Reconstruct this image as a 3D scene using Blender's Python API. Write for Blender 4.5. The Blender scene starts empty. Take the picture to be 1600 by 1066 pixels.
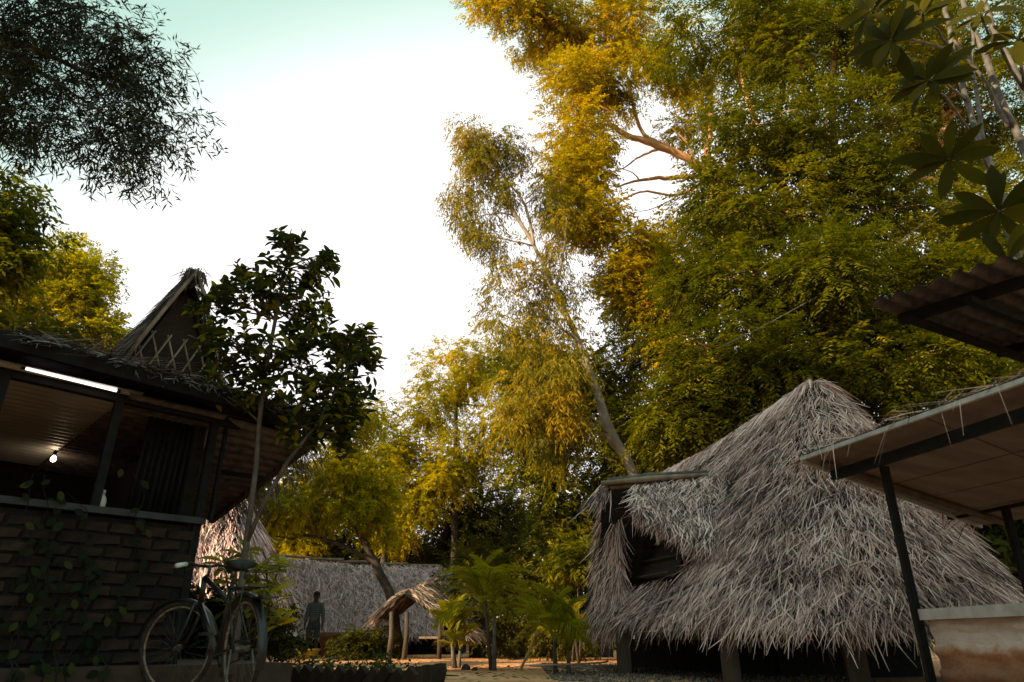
import bpy, math, random
import numpy as np
from mathutils import Vector, Matrix

# ------------------------------------------------------------------ camera, sky, sun
SC = bpy.context.scene
COL = SC.collection
CAM_H = 0.40
PITCH = math.atan(467.0 / 1067.0)
CP, SP = math.cos(PITCH), math.sin(PITCH)
FPX = 1067.0

cam_d = bpy.data.cameras.new('camera'); cam_d.lens = 24.0; cam_d.sensor_width = 36.0
cam_d.clip_start = 0.05; cam_d.clip_end = 3000.0
cam_d.dof.use_dof = True; cam_d.dof.focus_distance = 9.0; cam_d.dof.aperture_fstop = 1.8
cam = bpy.data.objects.new('camera', cam_d); COL.objects.link(cam)
cam.location = (0, 0, CAM_H); cam.rotation_euler = (math.pi / 2 + PITCH, 0, 0)
SC.camera = cam

SUN_TO = Vector((-0.78, -0.50, 0.40)).normalized()
SUN_EL = math.asin(SUN_TO.z)
SUN_AZ = math.atan2(SUN_TO.x, SUN_TO.y)

world = bpy.data.worlds.new('World'); SC.world = world; world.use_nodes = True
wn = world.node_tree.nodes; wl = world.node_tree.links; wn.clear()
w_out = wn.new('ShaderNodeOutputWorld'); w_bg = wn.new('ShaderNodeBackground')
w_sky = wn.new('ShaderNodeTexSky'); w_sky.sky_type = 'NISHITA'; w_sky.sun_disc = False
w_sky.sun_elevation = SUN_EL; w_sky.sun_rotation = SUN_AZ
w_sky.altitude = 0; w_sky.air_density = 1.0; w_sky.dust_density = 2.0; w_sky.ozone_density = 1.0
w_bg.inputs['Strength'].default_value = 0.10
# thin bright evening cloud over the side we face, pale green-blue clear sky elsewhere
w_tc = wn.new('ShaderNodeTexCoord'); w_sep = wn.new('ShaderNodeSeparateXYZ')
w_noise = wn.new('ShaderNodeTexNoise'); w_noise.inputs['Scale'].default_value = 1.6
w_noise.inputs['Detail'].default_value = 4.0; w_noise.inputs['Roughness'].default_value = 0.45
w_nm = wn.new('ShaderNodeMath'); w_nm.operation = 'MULTIPLY_ADD'
w_nm.inputs[1].default_value = 0.06; w_nm.inputs[2].default_value = -0.03
w_add = wn.new('ShaderNodeMath'); w_add.operation = 'ADD'
w_map = wn.new('ShaderNodeMapRange'); w_map.interpolation_type = 'SMOOTHSTEP'
w_map.inputs['From Min'].default_value = 0.57; w_map.inputs['From Max'].default_value = 0.80
w_mint = wn.new('ShaderNodeMix'); w_mint.data_type = 'RGBA'; w_mint.blend_type = 'MIX'
w_mint.inputs[0].default_value = 0.94
w_mint.inputs[7].default_value = (2.45, 3.6, 3.1, 1)
w_mix = wn.new('ShaderNodeMix'); w_mix.data_type = 'RGBA'
w_mix.inputs[7].default_value = (6.0, 5.8, 5.85, 1)
wl.new(w_tc.outputs['Generated'], w_sep.inputs[0]); wl.new(w_tc.outputs['Generated'], w_noise.inputs['Vector'])
wl.new(w_noise.outputs['Fac'], w_nm.inputs[0]); wl.new(w_nm.outputs[0], w_add.inputs[0])
wl.new(w_sep.outputs['Y'], w_add.inputs[1]); wl.new(w_add.outputs[0], w_map.inputs['Value'])
wl.new(w_sky.outputs[0], w_mint.inputs[6]); wl.new(w_mint.outputs[2], w_mix.inputs[6])
wl.new(w_map.outputs[0], w_mix.inputs[0]); wl.new(w_mix.outputs[2], w_bg.inputs['Color'])
wl.new(w_bg.outputs[0], w_out.inputs['Surface'])

sun_d = bpy.data.lights.new('sun', 'SUN'); sun_d.energy = 3.8; sun_d.angle = math.radians(0.6)
sun_d.color = (1.0, 0.74, 0.40)
sun = bpy.data.objects.new('sun', sun_d); COL.objects.link(sun)
sun.rotation_euler = (-SUN_TO).to_track_quat('-Z', 'Y').to_euler()
sun.location = (-20, -6, 20)

SC.view_settings.view_transform = 'Standard'; SC.view_settings.look = 'None'
SC.view_settings.exposure = 1.30; SC.view_settings.gamma = 1.0
SC.view_settings.use_curve_mapping = False
SC.cycles.max_bounces = 7; SC.cycles.diffuse_bounces = 4; SC.cycles.transmission_bounces = 4
SC.cycles.transparent_max_bounces = 4

# ------------------------------------------------------------------ pixel -> place
def ray(px, py):
    xc = (px - 800.0) / FPX; yc = (533.0 - py) / FPX
    Y = CP - SP * yc; Z = SP + CP * yc
    return xc / Y, Z / Y
def at(px, py, Y):
    a, b = ray(px, py)
    return np.array((a * Y, Y, CAM_H + b * Y))
def depth(p):
    return p[1] * CP + (p[2] - CAM_H) * SP

# ------------------------------------------------------------------ materials
MATS = {}
def new_mat(name):
    m = bpy.data.materials.new(name); m.use_nodes = True
    nt = m.node_tree; nt.nodes.clear()
    out = nt.nodes.new('ShaderNodeOutputMaterial')
    MATS[name] = m
    return m, nt, out
def ramp(nt, stops):
    r = nt.nodes.new('ShaderNodeValToRGB'); e = r.color_ramp.elements
    while len(e) < len(stops): e.new(0.5)
    for i, (p, c) in enumerate(stops):
        e[i].position = p; e[i].color = (c[0], c[1], c[2], 1)
    return r
def leaf_mat(name, stops, trans=0.35, rough=0.5, boost=1.5, spec=0.06):
    m, nt, out = new_mat(name)
    at_ = nt.nodes.new('ShaderNodeAttribute'); at_.attribute_name = 'rnd'
    r = ramp(nt, stops)
    nt.links.new(at_.outputs['Fac'], r.inputs[0])
    b = nt.nodes.new('ShaderNodeBsdfPrincipled'); b.inputs['Roughness'].default_value = rough
    b.inputs['Specular IOR Level'].default_value = spec
    t = nt.nodes.new('ShaderNodeBsdfTranslucent')
    g = nt.nodes.new('ShaderNodeVectorMath'); g.operation = 'MULTIPLY'
    g.inputs[1].default_value = (boost, boost, boost * 0.4)
    mx = nt.nodes.new('ShaderNodeMixShader'); mx.inputs[0].default_value = trans
    nt.links.new(r.outputs[0], b.inputs['Base Color']); nt.links.new(r.outputs[0], g.inputs[0])
    nt.links.new(g.outputs[0], t.inputs['Color'])
    nt.links.new(b.outputs[0], mx.inputs[1]); nt.links.new(t.outputs[0], mx.inputs[2])
    nt.links.new(mx.outputs[0], out.inputs['Surface'])
    return m
def strand_mat(name, stops, rough=0.75):
    m, nt, out = new_mat(name)
    at_ = nt.nodes.new('ShaderNodeAttribute'); at_.attribute_name = 'rnd'
    r = ramp(nt, stops); nt.links.new(at_.outputs['Fac'], r.inputs[0])
    b = nt.nodes.new('ShaderNodeBsdfPrincipled'); b.inputs['Roughness'].default_value = rough
    b.inputs['Specular IOR Level'].default_value = 0.2
    nt.links.new(r.outputs[0], b.inputs['Base Color']); nt.links.new(b.outputs[0], out.inputs['Surface'])
    return m
def solid_mat(name, c1, c2, scale=8.0, rough=0.7, metal=0.0, bump=0.2, stretch=(1, 1, 1), objvar=0.0, detail=6.0, spec=0.3):
    m, nt, out = new_mat(name); N = nt.nodes; L = nt.links
    tc = N.new('ShaderNodeTexCoord'); mp = N.new('ShaderNodeMapping'); mp.inputs['Scale'].default_value = stretch
    no = N.new('ShaderNodeTexNoise'); no.inputs['Scale'].default_value = scale; no.inputs['Detail'].default_value = detail
    L.new(tc.outputs['Object'], mp.inputs[0]); L.new(mp.outputs[0], no.inputs['Vector'])
    r = ramp(nt, [(0.3, c1), (0.7, c2)]); L.new(no.outputs['Fac'], r.inputs[0])
    b = N.new('ShaderNodeBsdfPrincipled'); b.inputs['Roughness'].default_value = rough
    b.inputs['Metallic'].default_value = metal; b.inputs['Specular IOR Level'].default_value = spec
    src = r.outputs[0]
    if objvar:
        oi = N.new('ShaderNodeObjectInfo'); hs = N.new('ShaderNodeHueSaturation')
        mr = N.new('ShaderNodeMapRange'); mr.inputs['To Min'].default_value = 1 - objvar; mr.inputs['To Max'].default_value = 1 + objvar
        L.new(oi.outputs['Random'], mr.inputs['Value']); L.new(mr.outputs[0], hs.inputs['Value']); L.new(src, hs.inputs['Color'])
        src = hs.outputs[0]
    L.new(src, b.inputs['Base Color'])
    if bump:
        bp = N.new('ShaderNodeBump'); bp.inputs['Strength'].default_value = bump; bp.inputs['Distance'].default_value = 0.02
        L.new(no.outputs['Fac'], bp.inputs['Height']); L.new(bp.outputs[0], b.inputs['Normal'])
    L.new(b.outputs[0], out.inputs['Surface'])
    return m
def emit_mat(name, col, strength):
    m, nt, out = new_mat(name)
    e = nt.nodes.new('ShaderNodeEmission'); e.inputs['Color'].default_value = (*col, 1); e.inputs['Strength'].default_value = strength
    nt.links.new(e.outputs[0], out.inputs['Surface']); return m

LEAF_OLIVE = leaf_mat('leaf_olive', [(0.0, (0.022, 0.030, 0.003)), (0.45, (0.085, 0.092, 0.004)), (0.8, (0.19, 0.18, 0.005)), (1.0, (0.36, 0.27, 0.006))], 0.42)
LEAF_GOLD = leaf_mat('leaf_gold', [(0.0, (0.06, 0.065, 0.003)), (0.4, (0.25, 0.225, 0.004)), (0.75, (0.45, 0.36, 0.005)), (1.0, (0.56, 0.34, 0.008))], 0.48)
LEAF_AMBER = leaf_mat('leaf_amber', [(0.0, (0.06, 0.055, 0.003)), (0.4, (0.25, 0.205, 0.004)), (0.75, (0.48, 0.345, 0.005)), (1.0, (0.62, 0.33, 0.008))], 0.45)
LEAF_RUST = leaf_mat('leaf_rust', [(0.0, (0.06, 0.065, 0.02)), (0.4, (0.17, 0.155, 0.02)), (0.75, (0.33, 0.24, 0.012)), (1.0, (0.48, 0.25, 0.01))], 0.4)
LEAF_DARK = leaf_mat('leaf_dark', [(0.0, (0.02, 0.032, 0.016)), (0.5, (0.045, 0.058, 0.016)), (0.8, (0.12, 0.12, 0.008)), (1.0, (0.26, 0.22, 0.01))], 0.35, 0.4, 1.6)
LEAF_GREY = leaf_mat('leaf_grey', [(0.0, (0.015, 0.02, 0.016)), (0.7, (0.04, 0.05, 0.035)), (1.0, (0.10, 0.09, 0.02))], 0.2, 0.45, 1.1)
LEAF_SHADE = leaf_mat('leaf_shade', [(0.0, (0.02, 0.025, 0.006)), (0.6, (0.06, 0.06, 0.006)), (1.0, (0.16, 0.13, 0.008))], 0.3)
LEAF_PALM = leaf_mat('leaf_palm', [(0.0, (0.08, 0.085, 0.006)), (0.5, (0.22, 0.20, 0.007)), (1.0, (0.42, 0.34, 0.01))], 0.45)
THATCH = strand_mat('thatch_straw', [(0.0, (0.014, 0.009, 0.008)), (0.28, (0.11, 0.068, 0.062)), (0.52, (0.64, 0.425, 0.40)), (1.0, (0.99, 0.75, 0.71))])
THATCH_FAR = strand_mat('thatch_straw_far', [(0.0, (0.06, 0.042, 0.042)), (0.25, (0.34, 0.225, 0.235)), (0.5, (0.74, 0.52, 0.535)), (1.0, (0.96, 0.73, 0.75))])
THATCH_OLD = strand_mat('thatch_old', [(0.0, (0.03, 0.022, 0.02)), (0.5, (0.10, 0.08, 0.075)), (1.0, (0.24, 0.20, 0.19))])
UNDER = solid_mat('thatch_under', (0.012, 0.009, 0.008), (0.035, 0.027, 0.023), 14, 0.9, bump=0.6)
BARK_PALE = solid_mat('bark_pale', (0.20, 0.16, 0.13), (0.40, 0.33, 0.28), 6, 0.8, bump=0.3, stretch=(1, 1, 0.4))
BARK_WARM = solid_mat('bark_warm', (0.34, 0.17, 0.07), (0.60, 0.34, 0.16), 6, 0.8, bump=0.4, stretch=(1, 1, 0.3))
BARK_DARK = solid_mat('bark_dark', (0.035, 0.027, 0.022), (0.10, 0.08, 0.065), 9, 0.9, bump=0.6, stretch=(1, 1, 0.3))
BARK_WHITE = solid_mat('bark_white', (0.04, 0.037, 0.037), (0.17, 0.155, 0.15), 9, 0.7, bump=0.4)
BAMBOO = solid_mat('bamboo_pole', (0.16, 0.11, 0.08), (0.32, 0.24, 0.18), 7, 0.6, bump=0.2, stretch=(1, 1, 0.3))
WOOD_POST = solid_mat('wood_post', (0.035, 0.025, 0.02), (0.09, 0.06, 0.045), 8, 0.85, bump=0.4, stretch=(1, 1, 0.2))
STEEL_DARK = solid_mat('steel_dark', (0.004, 0.004, 0.004), (0.011, 0.010, 0.0095), 14, 0.75, 0.0, bump=0.1, spec=0.15)
SILL = solid_mat('sill_steel', (0.018, 0.017, 0.018), (0.036, 0.035, 0.036), 10, 0.5, 0.4, bump=0.1)
SHEET = solid_mat('corrugated_sheet', (0.34, 0.31, 0.29), (0.50, 0.46, 0.43), 3, 0.42, 0.35, bump=0.05)
SHEET_OLD = solid_mat('corrugated_old', (0.05, 0.042, 0.042), (0.16, 0.13, 0.13), 12, 0.7, 0.3, bump=0.3)
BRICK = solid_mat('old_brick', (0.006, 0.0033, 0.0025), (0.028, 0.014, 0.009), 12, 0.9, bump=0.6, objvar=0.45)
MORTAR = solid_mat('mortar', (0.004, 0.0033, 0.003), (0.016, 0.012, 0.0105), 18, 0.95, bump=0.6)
PLINTH = solid_mat('plinth_earth', (0.03, 0.019, 0.014), (0.07, 0.043, 0.032), 7, 0.95, bump=0.5)
SOFFIT = solid_mat('soffit_board', (0.11, 0.083, 0.075), (0.20, 0.15, 0.137), 5, 0.8, bump=0.1, stretch=(0.3, 1, 1))
FASCIA = solid_mat('fascia_edge', (0.30, 0.28, 0.28), (0.50, 0.47, 0.46), 10, 0.6, bump=0.1)
CAPSTONE = solid_mat('cap_cement', (0.36, 0.32, 0.325), (0.56, 0.50, 0.51), 9, 0.8, bump=0.2)
MAT_WOVEN = solid_mat('woven_mat', (0.014, 0.009, 0.007), (0.045, 0.028, 0.02), 30, 0.85, bump=0.6, stretch=(1, 1, 3))
WHITE_WALL = solid_mat('white_plaster', (0.50, 0.52, 0.54), (0.66, 0.68, 0.70), 3, 0.9, bump=0.1)
SKIN = solid_mat('skin_dark', (0.05, 0.028, 0.020), (0.075, 0.042, 0.030), 10, 0.6, bump=0)
CLOTH_GREY = solid_mat('shorts_cloth', (0.03, 0.037, 0.042), (0.05, 0.06, 0.065), 12, 0.9, bump=0.2)
CAP_DARK = solid_mat('cap_cloth', (0.008, 0.010, 0.010), (0.02, 0.022, 0.022), 12, 0.9, bump=0)
RUBBER = solid_mat('tyre_rubber', (0.012, 0.009, 0.008), (0.05, 0.034, 0.026), 20, 0.85, bump=0.4)
PAINT_BLACK = solid_mat('black_paint', (0.006, 0.006, 0.007), (0.016, 0.016, 0.017), 16, 0.35, 0.0, bump=0, spec=0.5)
CHROME = solid_mat('worn_chrome', (0.05, 0.042, 0.036), (0.16, 0.14, 0.125), 25, 0.45, 0.6, bump=0.1)
GRIP = solid_mat('grip_plastic', (0.50, 0.50, 0.50), (0.66, 0.66, 0.66), 15, 0.5, bump=0)
LEATHER = solid_mat('saddle_leather', (0.008, 0.008, 0.009), (0.02, 0.02, 0.02), 20, 0.55, bump=0.2)
TERRACOTTA = solid_mat('terracotta', (0.10, 0.036, 0.02), (0.19, 0.068, 0.035), 6, 0.85, bump=0.2)
PETAL = strand_mat('white_petal', [(0.0, (0.6, 0.6, 0.6)), (1.0, (0.8, 0.8, 0.78))])
GLASS_PALE = solid_mat('pale_bottle', (0.40, 0.38, 0.34), (0.55, 0.52, 0.48), 6, 0.25, bump=0, spec=0.6)
BULB = emit_mat('lamp_glow', (1.0, 0.80, 0.52), 5.0)
CABLE = solid_mat('cable_grey', (0.10, 0.10, 0.10), (0.18, 0.18, 0.17), 4, 0.7, bump=0)
HOSE = solid_mat('hose_tan', (0.30, 0.20, 0.14), (0.45, 0.32, 0.24), 8, 0.7, bump=0)

def sand_material():
    m, nt, out = new_mat('red_sand'); N = nt.nodes; L = nt.links
    tc = N.new('ShaderNodeTexCoord')
    n1 = N.new('ShaderNodeTexNoise'); n1.inputs['Scale'].default_value = 0.7; n1.inputs['Detail'].default_value = 8; n1.inputs['Roughness'].default_value = 0.65
    n2 = N.new('ShaderNodeTexNoise'); n2.inputs['Scale'].default_value = 30; n2.inputs['Detail'].default_value = 6
    L.new(tc.outputs['Object'], n1.inputs['Vector']); L.new(tc.outputs['Object'], n2.inputs['Vector'])
    r = ramp(nt, [(0.3, (0.38, 0.16, 0.075)), (0.55, (0.70, 0.36, 0.185)), (0.75, (0.82, 0.47, 0.27))])
    L.new(n1.outputs['Fac'], r.inputs[0])
    mx = N.new('ShaderNodeMix'); mx.data_type = 'RGBA'; mx.blend_type = 'MULTIPLY'; mx.inputs[0].default_value = 0.6
    r2 = ramp(nt, [(0.35, (0.45, 0.42, 0.40)), (0.6, (1, 1, 1))]); L.new(n2.outputs['Fac'], r2.inputs[0])
    L.new(r.outputs[0], mx.inputs[6]); L.new(r2.outputs[0], mx.inputs[7])
    b = N.new('ShaderNodeBsdfPrincipled'); b.inputs['Roughness'].default_value = 0.95; b.inputs['Specular IOR Level'].default_value = 0.1
    bp = N.new('ShaderNodeBump'); bp.inputs['Strength'].default_value = 0.5; bp.inputs['Distance'].default_value = 0.02
    L.new(n2.outputs['Fac'], bp.inputs['Height']); L.new(bp.outputs[0], b.inputs['Normal'])
    L.new(mx.outputs[2], b.inputs['Base Color']); L.new(b.outputs[0], out.inputs['Surface'])
    return m
SAND = sand_material()

def earth_wall_material():
    m, nt, out = new_mat('rammed_earth'); N = nt.nodes; L = nt.links
    tc = N.new('ShaderNodeTexCoord'); sp = N.new('ShaderNodeSeparateXYZ'); L.new(tc.outputs['Object'], sp.inputs[0])
    n1 = N.new('ShaderNodeTexNoise'); n1.inputs['Scale'].default_value = 5; n1.inputs['Detail'].default_value = 8
    n2 = N.new('ShaderNodeTexNoise'); n2.inputs['Scale'].default_value = 22; n2.inputs['Detail'].default_value = 8; n2.inputs['Roughness'].default_value = 0.7
    L.new(tc.outputs['Object'], n1.inputs['Vector']); L.new(tc.outputs['Object'], n2.inputs['Vector'])
    ma = N.new('ShaderNodeMath'); ma.operation = 'MULTIPLY_ADD'; ma.inputs[1].default_value = 0.22; ma.inputs[2].default_value = -0.11
    L.new(n1.outputs['Fac'], ma.inputs[0])
    ad = N.new('ShaderNodeMath'); ad.operation = 'ADD'; L.new(ma.outputs[0], ad.inputs[0]); L.new(sp.outputs['Z'], ad.inputs[1])
    # bands of plaster left at the top, bare red earth below
    r = ramp(nt, [(0.0, (0.20, 0.09, 0.055)), (0.28, (0.34, 0.15, 0.085)), (0.36, (0.52, 0.25, 0.14)), (0.40, (0.72, 0.54, 0.47)), (0.46, (0.80, 0.68, 0.68)), (0.54, (0.62, 0.46, 0.43))])
    L.new(ad.outputs[0], r.inputs[0])
    b = N.new('ShaderNodeBsdfPrincipled'); b.inputs['Roughness'].default_value = 0.95
    bp = N.new('ShaderNodeBump'); bp.inputs['Strength'].default_value = 0.9; bp.inputs['Distance'].default_value = 0.03
    L.new(n2.outputs['Fac'], bp.inputs['Height']); L.new(bp.outputs[0], b.inputs['Normal'])
    L.new(r.outputs[0], b.inputs['Base Color']); L.new(b.outputs[0], out.inputs['Surface'])
    return m
EARTH = earth_wall_material()

def shirt_material():
    m, nt, out = new_mat('check_shirt'); N = nt.nodes; L = nt.links
    tc = N.new('ShaderNodeTexCoord'); sp = N.new('ShaderNodeSeparateXYZ'); L.new(tc.outputs['Object'], sp.inputs[0])
    outs = []
    for ax in ('X', 'Z'):
        mu = N.new('ShaderNodeMath'); mu.operation = 'MULTIPLY'; mu.inputs[1].default_value = 16.0
        fr = N.new('ShaderNodeMath'); fr.operation = 'FRACT'; gt = N.new('ShaderNodeMath'); gt.operation = 'GREATER_THAN'; gt.inputs[1].default_value = 0.72
        L.new(sp.outputs[ax], mu.inputs[0]); L.new(mu.outputs[0], fr.inputs[0]); L.new(fr.outputs[0], gt.inputs[0]); outs.append(gt)
    mxm = N.new('ShaderNodeMath'); mxm.operation = 'MAXIMUM'; L.new(outs[0].outputs[0], mxm.inputs[0]); L.new(outs[1].outputs[0], mxm.inputs[1])
    mx = N.new('ShaderNodeMix'); mx.data_type = 'RGBA'; mx.inputs[6].default_value = (0.045, 0.06, 0.068, 1); mx.inputs[7].default_value = (0.12, 0.145, 0.155, 1)
    L.new(mxm.outputs[0], mx.inputs[0])
    b = N.new('ShaderNodeBsdfPrincipled'); b.inputs['Roughness'].default_value = 0.9
    L.new(mx.outputs[2], b.inputs['Base Color']); L.new(b.outputs[0], out.inputs['Surface'])
    return m
SHIRT = shirt_material()

# ------------------------------------------------------------------ object helpers
def tag(o, label=None, cat=None, group=None, kind=None):
    if label: o['label'] = label
    if cat: o['category'] = cat
    if group: o['group'] = group
    if kind: o['kind'] = kind
    return o
def thing(name, label, cat, loc, group=None, rz=0.0):
    o = bpy.data.objects.new(name, None); COL.objects.link(o)
    o.empty_display_size = 0.2
    o.location = loc; o.rotation_euler = (0, 0, rz)
    return tag(o, label, cat, group)
def world_loc(o):
    v = Vector((0, 0, 0))
    while o is not None:
        v += Vector(o.location); o = o.parent
    return v
def link_mesh(name, me, mat, parent=None, loc=None):
    o = bpy.data.objects.new(name, me); COL.objects.link(o)
    if mat is not None and len(me.materials) == 0: me.materials.append(mat)
    if parent is not None: o.parent = parent
    if loc is not None: o.location = loc
    return o
def fast_mesh(name, V, F, rnd=None, smooth=False):
    me = bpy.data.meshes.new(name)
    V = np.ascontiguousarray(V, dtype=np.float32); F = np.ascontiguousarray(F, dtype=np.int32)
    me.vertices.add(len(V)); me.vertices.foreach_set('co', V.ravel())
    n, k = F.shape
    me.loops.add(n * k); me.loops.foreach_set('vertex_index', F.ravel())
    me.polygons.add(n); me.polygons.foreach_set('loop_start', np.arange(0, n * k, k, dtype=np.int32))
    if smooth: me.polygons.foreach_set('use_smooth', np.ones(n, dtype=bool))
    me.update(calc_edges=True)
    if rnd is not None:
        a = me.attributes.new('rnd', 'FLOAT', 'POINT'); a.data.foreach_set('value', np.ascontiguousarray(rnd, dtype=np.float32))
    return me
def obj_fast(name, V, F, mat, parent=None, rnd=None, smooth=False, kind=None):
    V = np.asarray(V, dtype=np.float64)
    if parent is not None: V = V - np.array(world_loc(parent))[None, :]
    o = link_mesh(name, fast_mesh(name, V, F, rnd, smooth), mat, parent)
    if kind: o['kind'] = kind
    return o
def nrm(a):
    return a / np.maximum(np.linalg.norm(a, axis=-1, keepdims=True), 1e-9)

class MB:
    """collects shapes in world coordinates, build() links them as one mesh"""
    def __init__(self): self.v = []; self.f = []; self.sm = []
    def add(self, vs, fs, smooth=False):
        b = len(self.v); self.v += [tuple(float(c) for c in p) for p in vs]
        for f in fs: self.f.append(tuple(i + b for i in f)); self.sm.append(smooth)
        return self
    def box(self, c, s, ax=None):
        c = np.asarray(c, float); X, Y, Z = (np.eye(3) if ax is None else np.asarray(ax, float))
        vs = [c + X * s[0] / 2 * i + Y * s[1] / 2 * j + Z * s[2] / 2 * k for k in (-1, 1) for j in (-1, 1) for i in (-1, 1)]
        return self.add(vs, [(0, 2, 3, 1), (4, 5, 7, 6), (0, 1, 5, 4), (2, 6, 7, 3), (0, 4, 6, 2), (1, 3, 7, 5)])
    def beam(self, a, b, w, h, up=(0, 0, 1)):
        a = np.asarray(a, float); b = np.asarray(b, float); d = b - a; L = np.linalg.norm(d); d = d / L
        s = np.cross(d, np.asarray(up, float))
        if np.linalg.norm(s) < 1e-4: s = np.cross(d, (1, 0, 0))
        s = s / np.linalg.norm(s); u = np.cross(s, d)
        return self.box((a + b) / 2, (L, w, h), (d, s, u))
    def tube(self, pts, radii, k=8, cap=True):
        pts = [np.asarray(p, float) for p in pts]; n = len(pts)
        if not hasattr(radii, '__len__'): radii = [radii] * n
        vs = []; prev = None
        for i in range(n):
            t = pts[min(i + 1, n - 1)] - pts[max(i - 1, 0)]; t = t / max(np.linalg.norm(t), 1e-9)
            if prev is None:
                r = np.array((0, 0, 1.0)) if abs(t[2]) < 0.9 else np.array((1.0, 0, 0))
                s = np.cross(t, r)
            else: s = prev - t * np.dot(prev, t)
            s = s / max(np.linalg.norm(s), 1e-9); prev = s; u = np.cross(t, s)
            for j in range(k):
                a = 2 * math.pi * j / k
                vs.append(pts[i] + radii[i] * (math.cos(a) * s + math.sin(a) * u))
        fs = [(i * k + j, i * k + (j + 1) % k, (i + 1) * k + (j + 1) % k, (i + 1) * k + j) for i in range(n - 1) for j in range(k)]
        if cap: fs += [tuple(range(k - 1, -1, -1)), tuple((n - 1) * k + j for j in range(k))]
        return self.add(vs, fs, True)
    def lathe(self, base, prof, k=20):
        base = np.asarray(base, float); vs = []
        for r, z in prof:
            for j in range(k):
                a = 2 * math.pi * j / k; vs.append(base + np.array((r * math.cos(a), r * math.sin(a), z)))
        n = len(prof)
        fs = [(i * k + j, i * k + (j + 1) % k, (i + 1) * k + (j + 1) % k, (i + 1) * k + j) for i in range(n - 1) for j in range(k)]
        fs += [tuple(range(k - 1, -1, -1)), tuple((n - 1) * k + j for j in range(k))]
        return self.add(vs, fs, True)
    def torus(self, c, R, r, ax, k=40, m=8):
        c = np.asarray(c, float); A, B = np.asarray(ax[0], float), np.asarray(ax[1], float); N = np.cross(A, B); vs = []
        for i in range(k):
            a = 2 * math.pi * i / k; e = math.cos(a) * A + math.sin(a) * B
            for j in range(m):
                t = 2 * math.pi * j / m; vs.append(c + e * (R + r * math.cos(t)) + N * r * math.sin(t))
        fs = [(i * m + j, ((i + 1) % k) * m + j, ((i + 1) % k) * m + (j + 1) % m, i * m + (j + 1) % m) for i in range(k) for j in range(m)]
        return self.add(vs, fs, True)
    def build(self, name, mat, parent=None, kind=None):
        off = np.array(world_loc(parent)) if parent is not None else np.zeros(3)
        me = bpy.data.meshes.new(name)
        me.from_pydata([tuple(np.asarray(p) - off) for p in self.v], [], self.f)
        for p, s in zip(me.polygons, self.sm): p.use_smooth = s
        me.update()
        o = link_mesh(name, me, mat, parent)
        if kind: o['kind'] = kind
        return o

def bez(a, b, rng, bow=0.15, n=6, sag=0.0):
    a = np.asarray(a, float); b = np.asarray(b, float); L = np.linalg.norm(b - a)
    m = (a + b) / 2 + rng.normal(size=3) * L * bow * 0.6 + np.array((0, 0, L * bow - sag))
    t = np.linspace(0, 1, n)[:, None]
    p = (1 - t) ** 2 * a + 2 * t * (1 - t) * m + t ** 2 * b
    p[1:-1] += rng.normal(size=(n - 2, 3)) * L * 0.015
    return p

# ------------------------------------------------------------------ foliage
def sprays(rng, O, D, L, m, ll, lw, fw=0.5, sd=0.85, dn=0.15, droop=0.2, jit=0.18, wild=0.3):
    """leaves set along N little shoots: origin O, direction D, length L"""
    N = len(O); D = nrm(D)
    S = nrm(np.cross(D, np.array((0.02, 0.03, 1.0)))); U = np.cross(S, D)
    t = np.linspace(0.12, 1.0, m)[None, :] + rng.normal(size=(N, m)) * 0.02
    side = np.where(np.arange(m) % 2 == 0, 1.0, -1.0)[None, :]
    base = O[:, None, :] + D[:, None, :] * (t * L[:, None])[..., None]
    base[..., 2] -= droop * t ** 2 * L[:, None]
    d = fw * D[:, None, :] + sd * side[..., None] * S[:, None, :] + rng.normal(size=(N, m, 3)) * jit
    d[..., 2] -= dn
    d = nrm(d)
    l = ll * (0.65 + 0.6 * rng.random((N, m)))
    nn = U[:, None, :] + rng.normal(size=(N, m, 3)) * wild
    w = nrm(np.cross(d, nn)) * (lw * (0.7 + 0.5 * rng.random((N, m))) * 0.5)[..., None]
    mid = base + d * (l * 0.42)[..., None]
    tip = base + d * l[..., None]; tip[..., 2] -= 0.12 * l
    V = np.stack([base, mid + w, tip, mid - w], axis=2).reshape(-1, 3)
    F = np.arange(len(V)).reshape(-1, 4)
    r = np.clip(rng.random((N, 1)) * 0.75 + rng.random((N, m)) * 0.25, 0, 1)
    return V, F, np.repeat(r.reshape(-1), 4)

SPECIES = {  # leaflets per shoot, leaflet length, width, shoot length, forward, side, down, droop, jitter, wild
    'pinnate': dict(m=11, ll=0.135, lw=0.048, L=0.40, fw=0.55, sd=0.8, dn=0.12, droop=0.30, jit=0.14, wild=0.25),
    'feather': dict(m=12, ll=0.125, lw=0.046, L=0.36, fw=0.6, sd=0.7, dn=0.15, droop=0.25, jit=0.25, wild=0.6),
    'willow': dict(m=8, ll=0.17, lw=0.040, L=0.36, fw=0.35, sd=0.6, dn=0.6, droop=0.4, jit=0.25, wild=0.9),
    'acacia': dict(m=9, ll=0.15, lw=0.026, L=0.30, fw=0.45, sd=0.7, dn=0.25, droop=0.4, jit=0.4, wild=0.9),
    'broad': dict(m=8, ll=0.20, lw=0.085, L=0.34, fw=0.5, sd=0.75, dn=0.2, droop=0.2, jit=0.3, wild=0.5),
}
def crown_clumps(rng, blobs):
    """blob: centre, radius xyz, clumps"""
    out = []
    for c, r, k in blobs:
        d = nrm(rng.normal(size=(k, 3))); rad = rng.random(k) ** 0.42
        p = np.asarray(c) + d * rad[:, None] * np.asarray(r)
        out.append((np.asarray(c), np.asarray(r), p))
    return out
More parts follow.
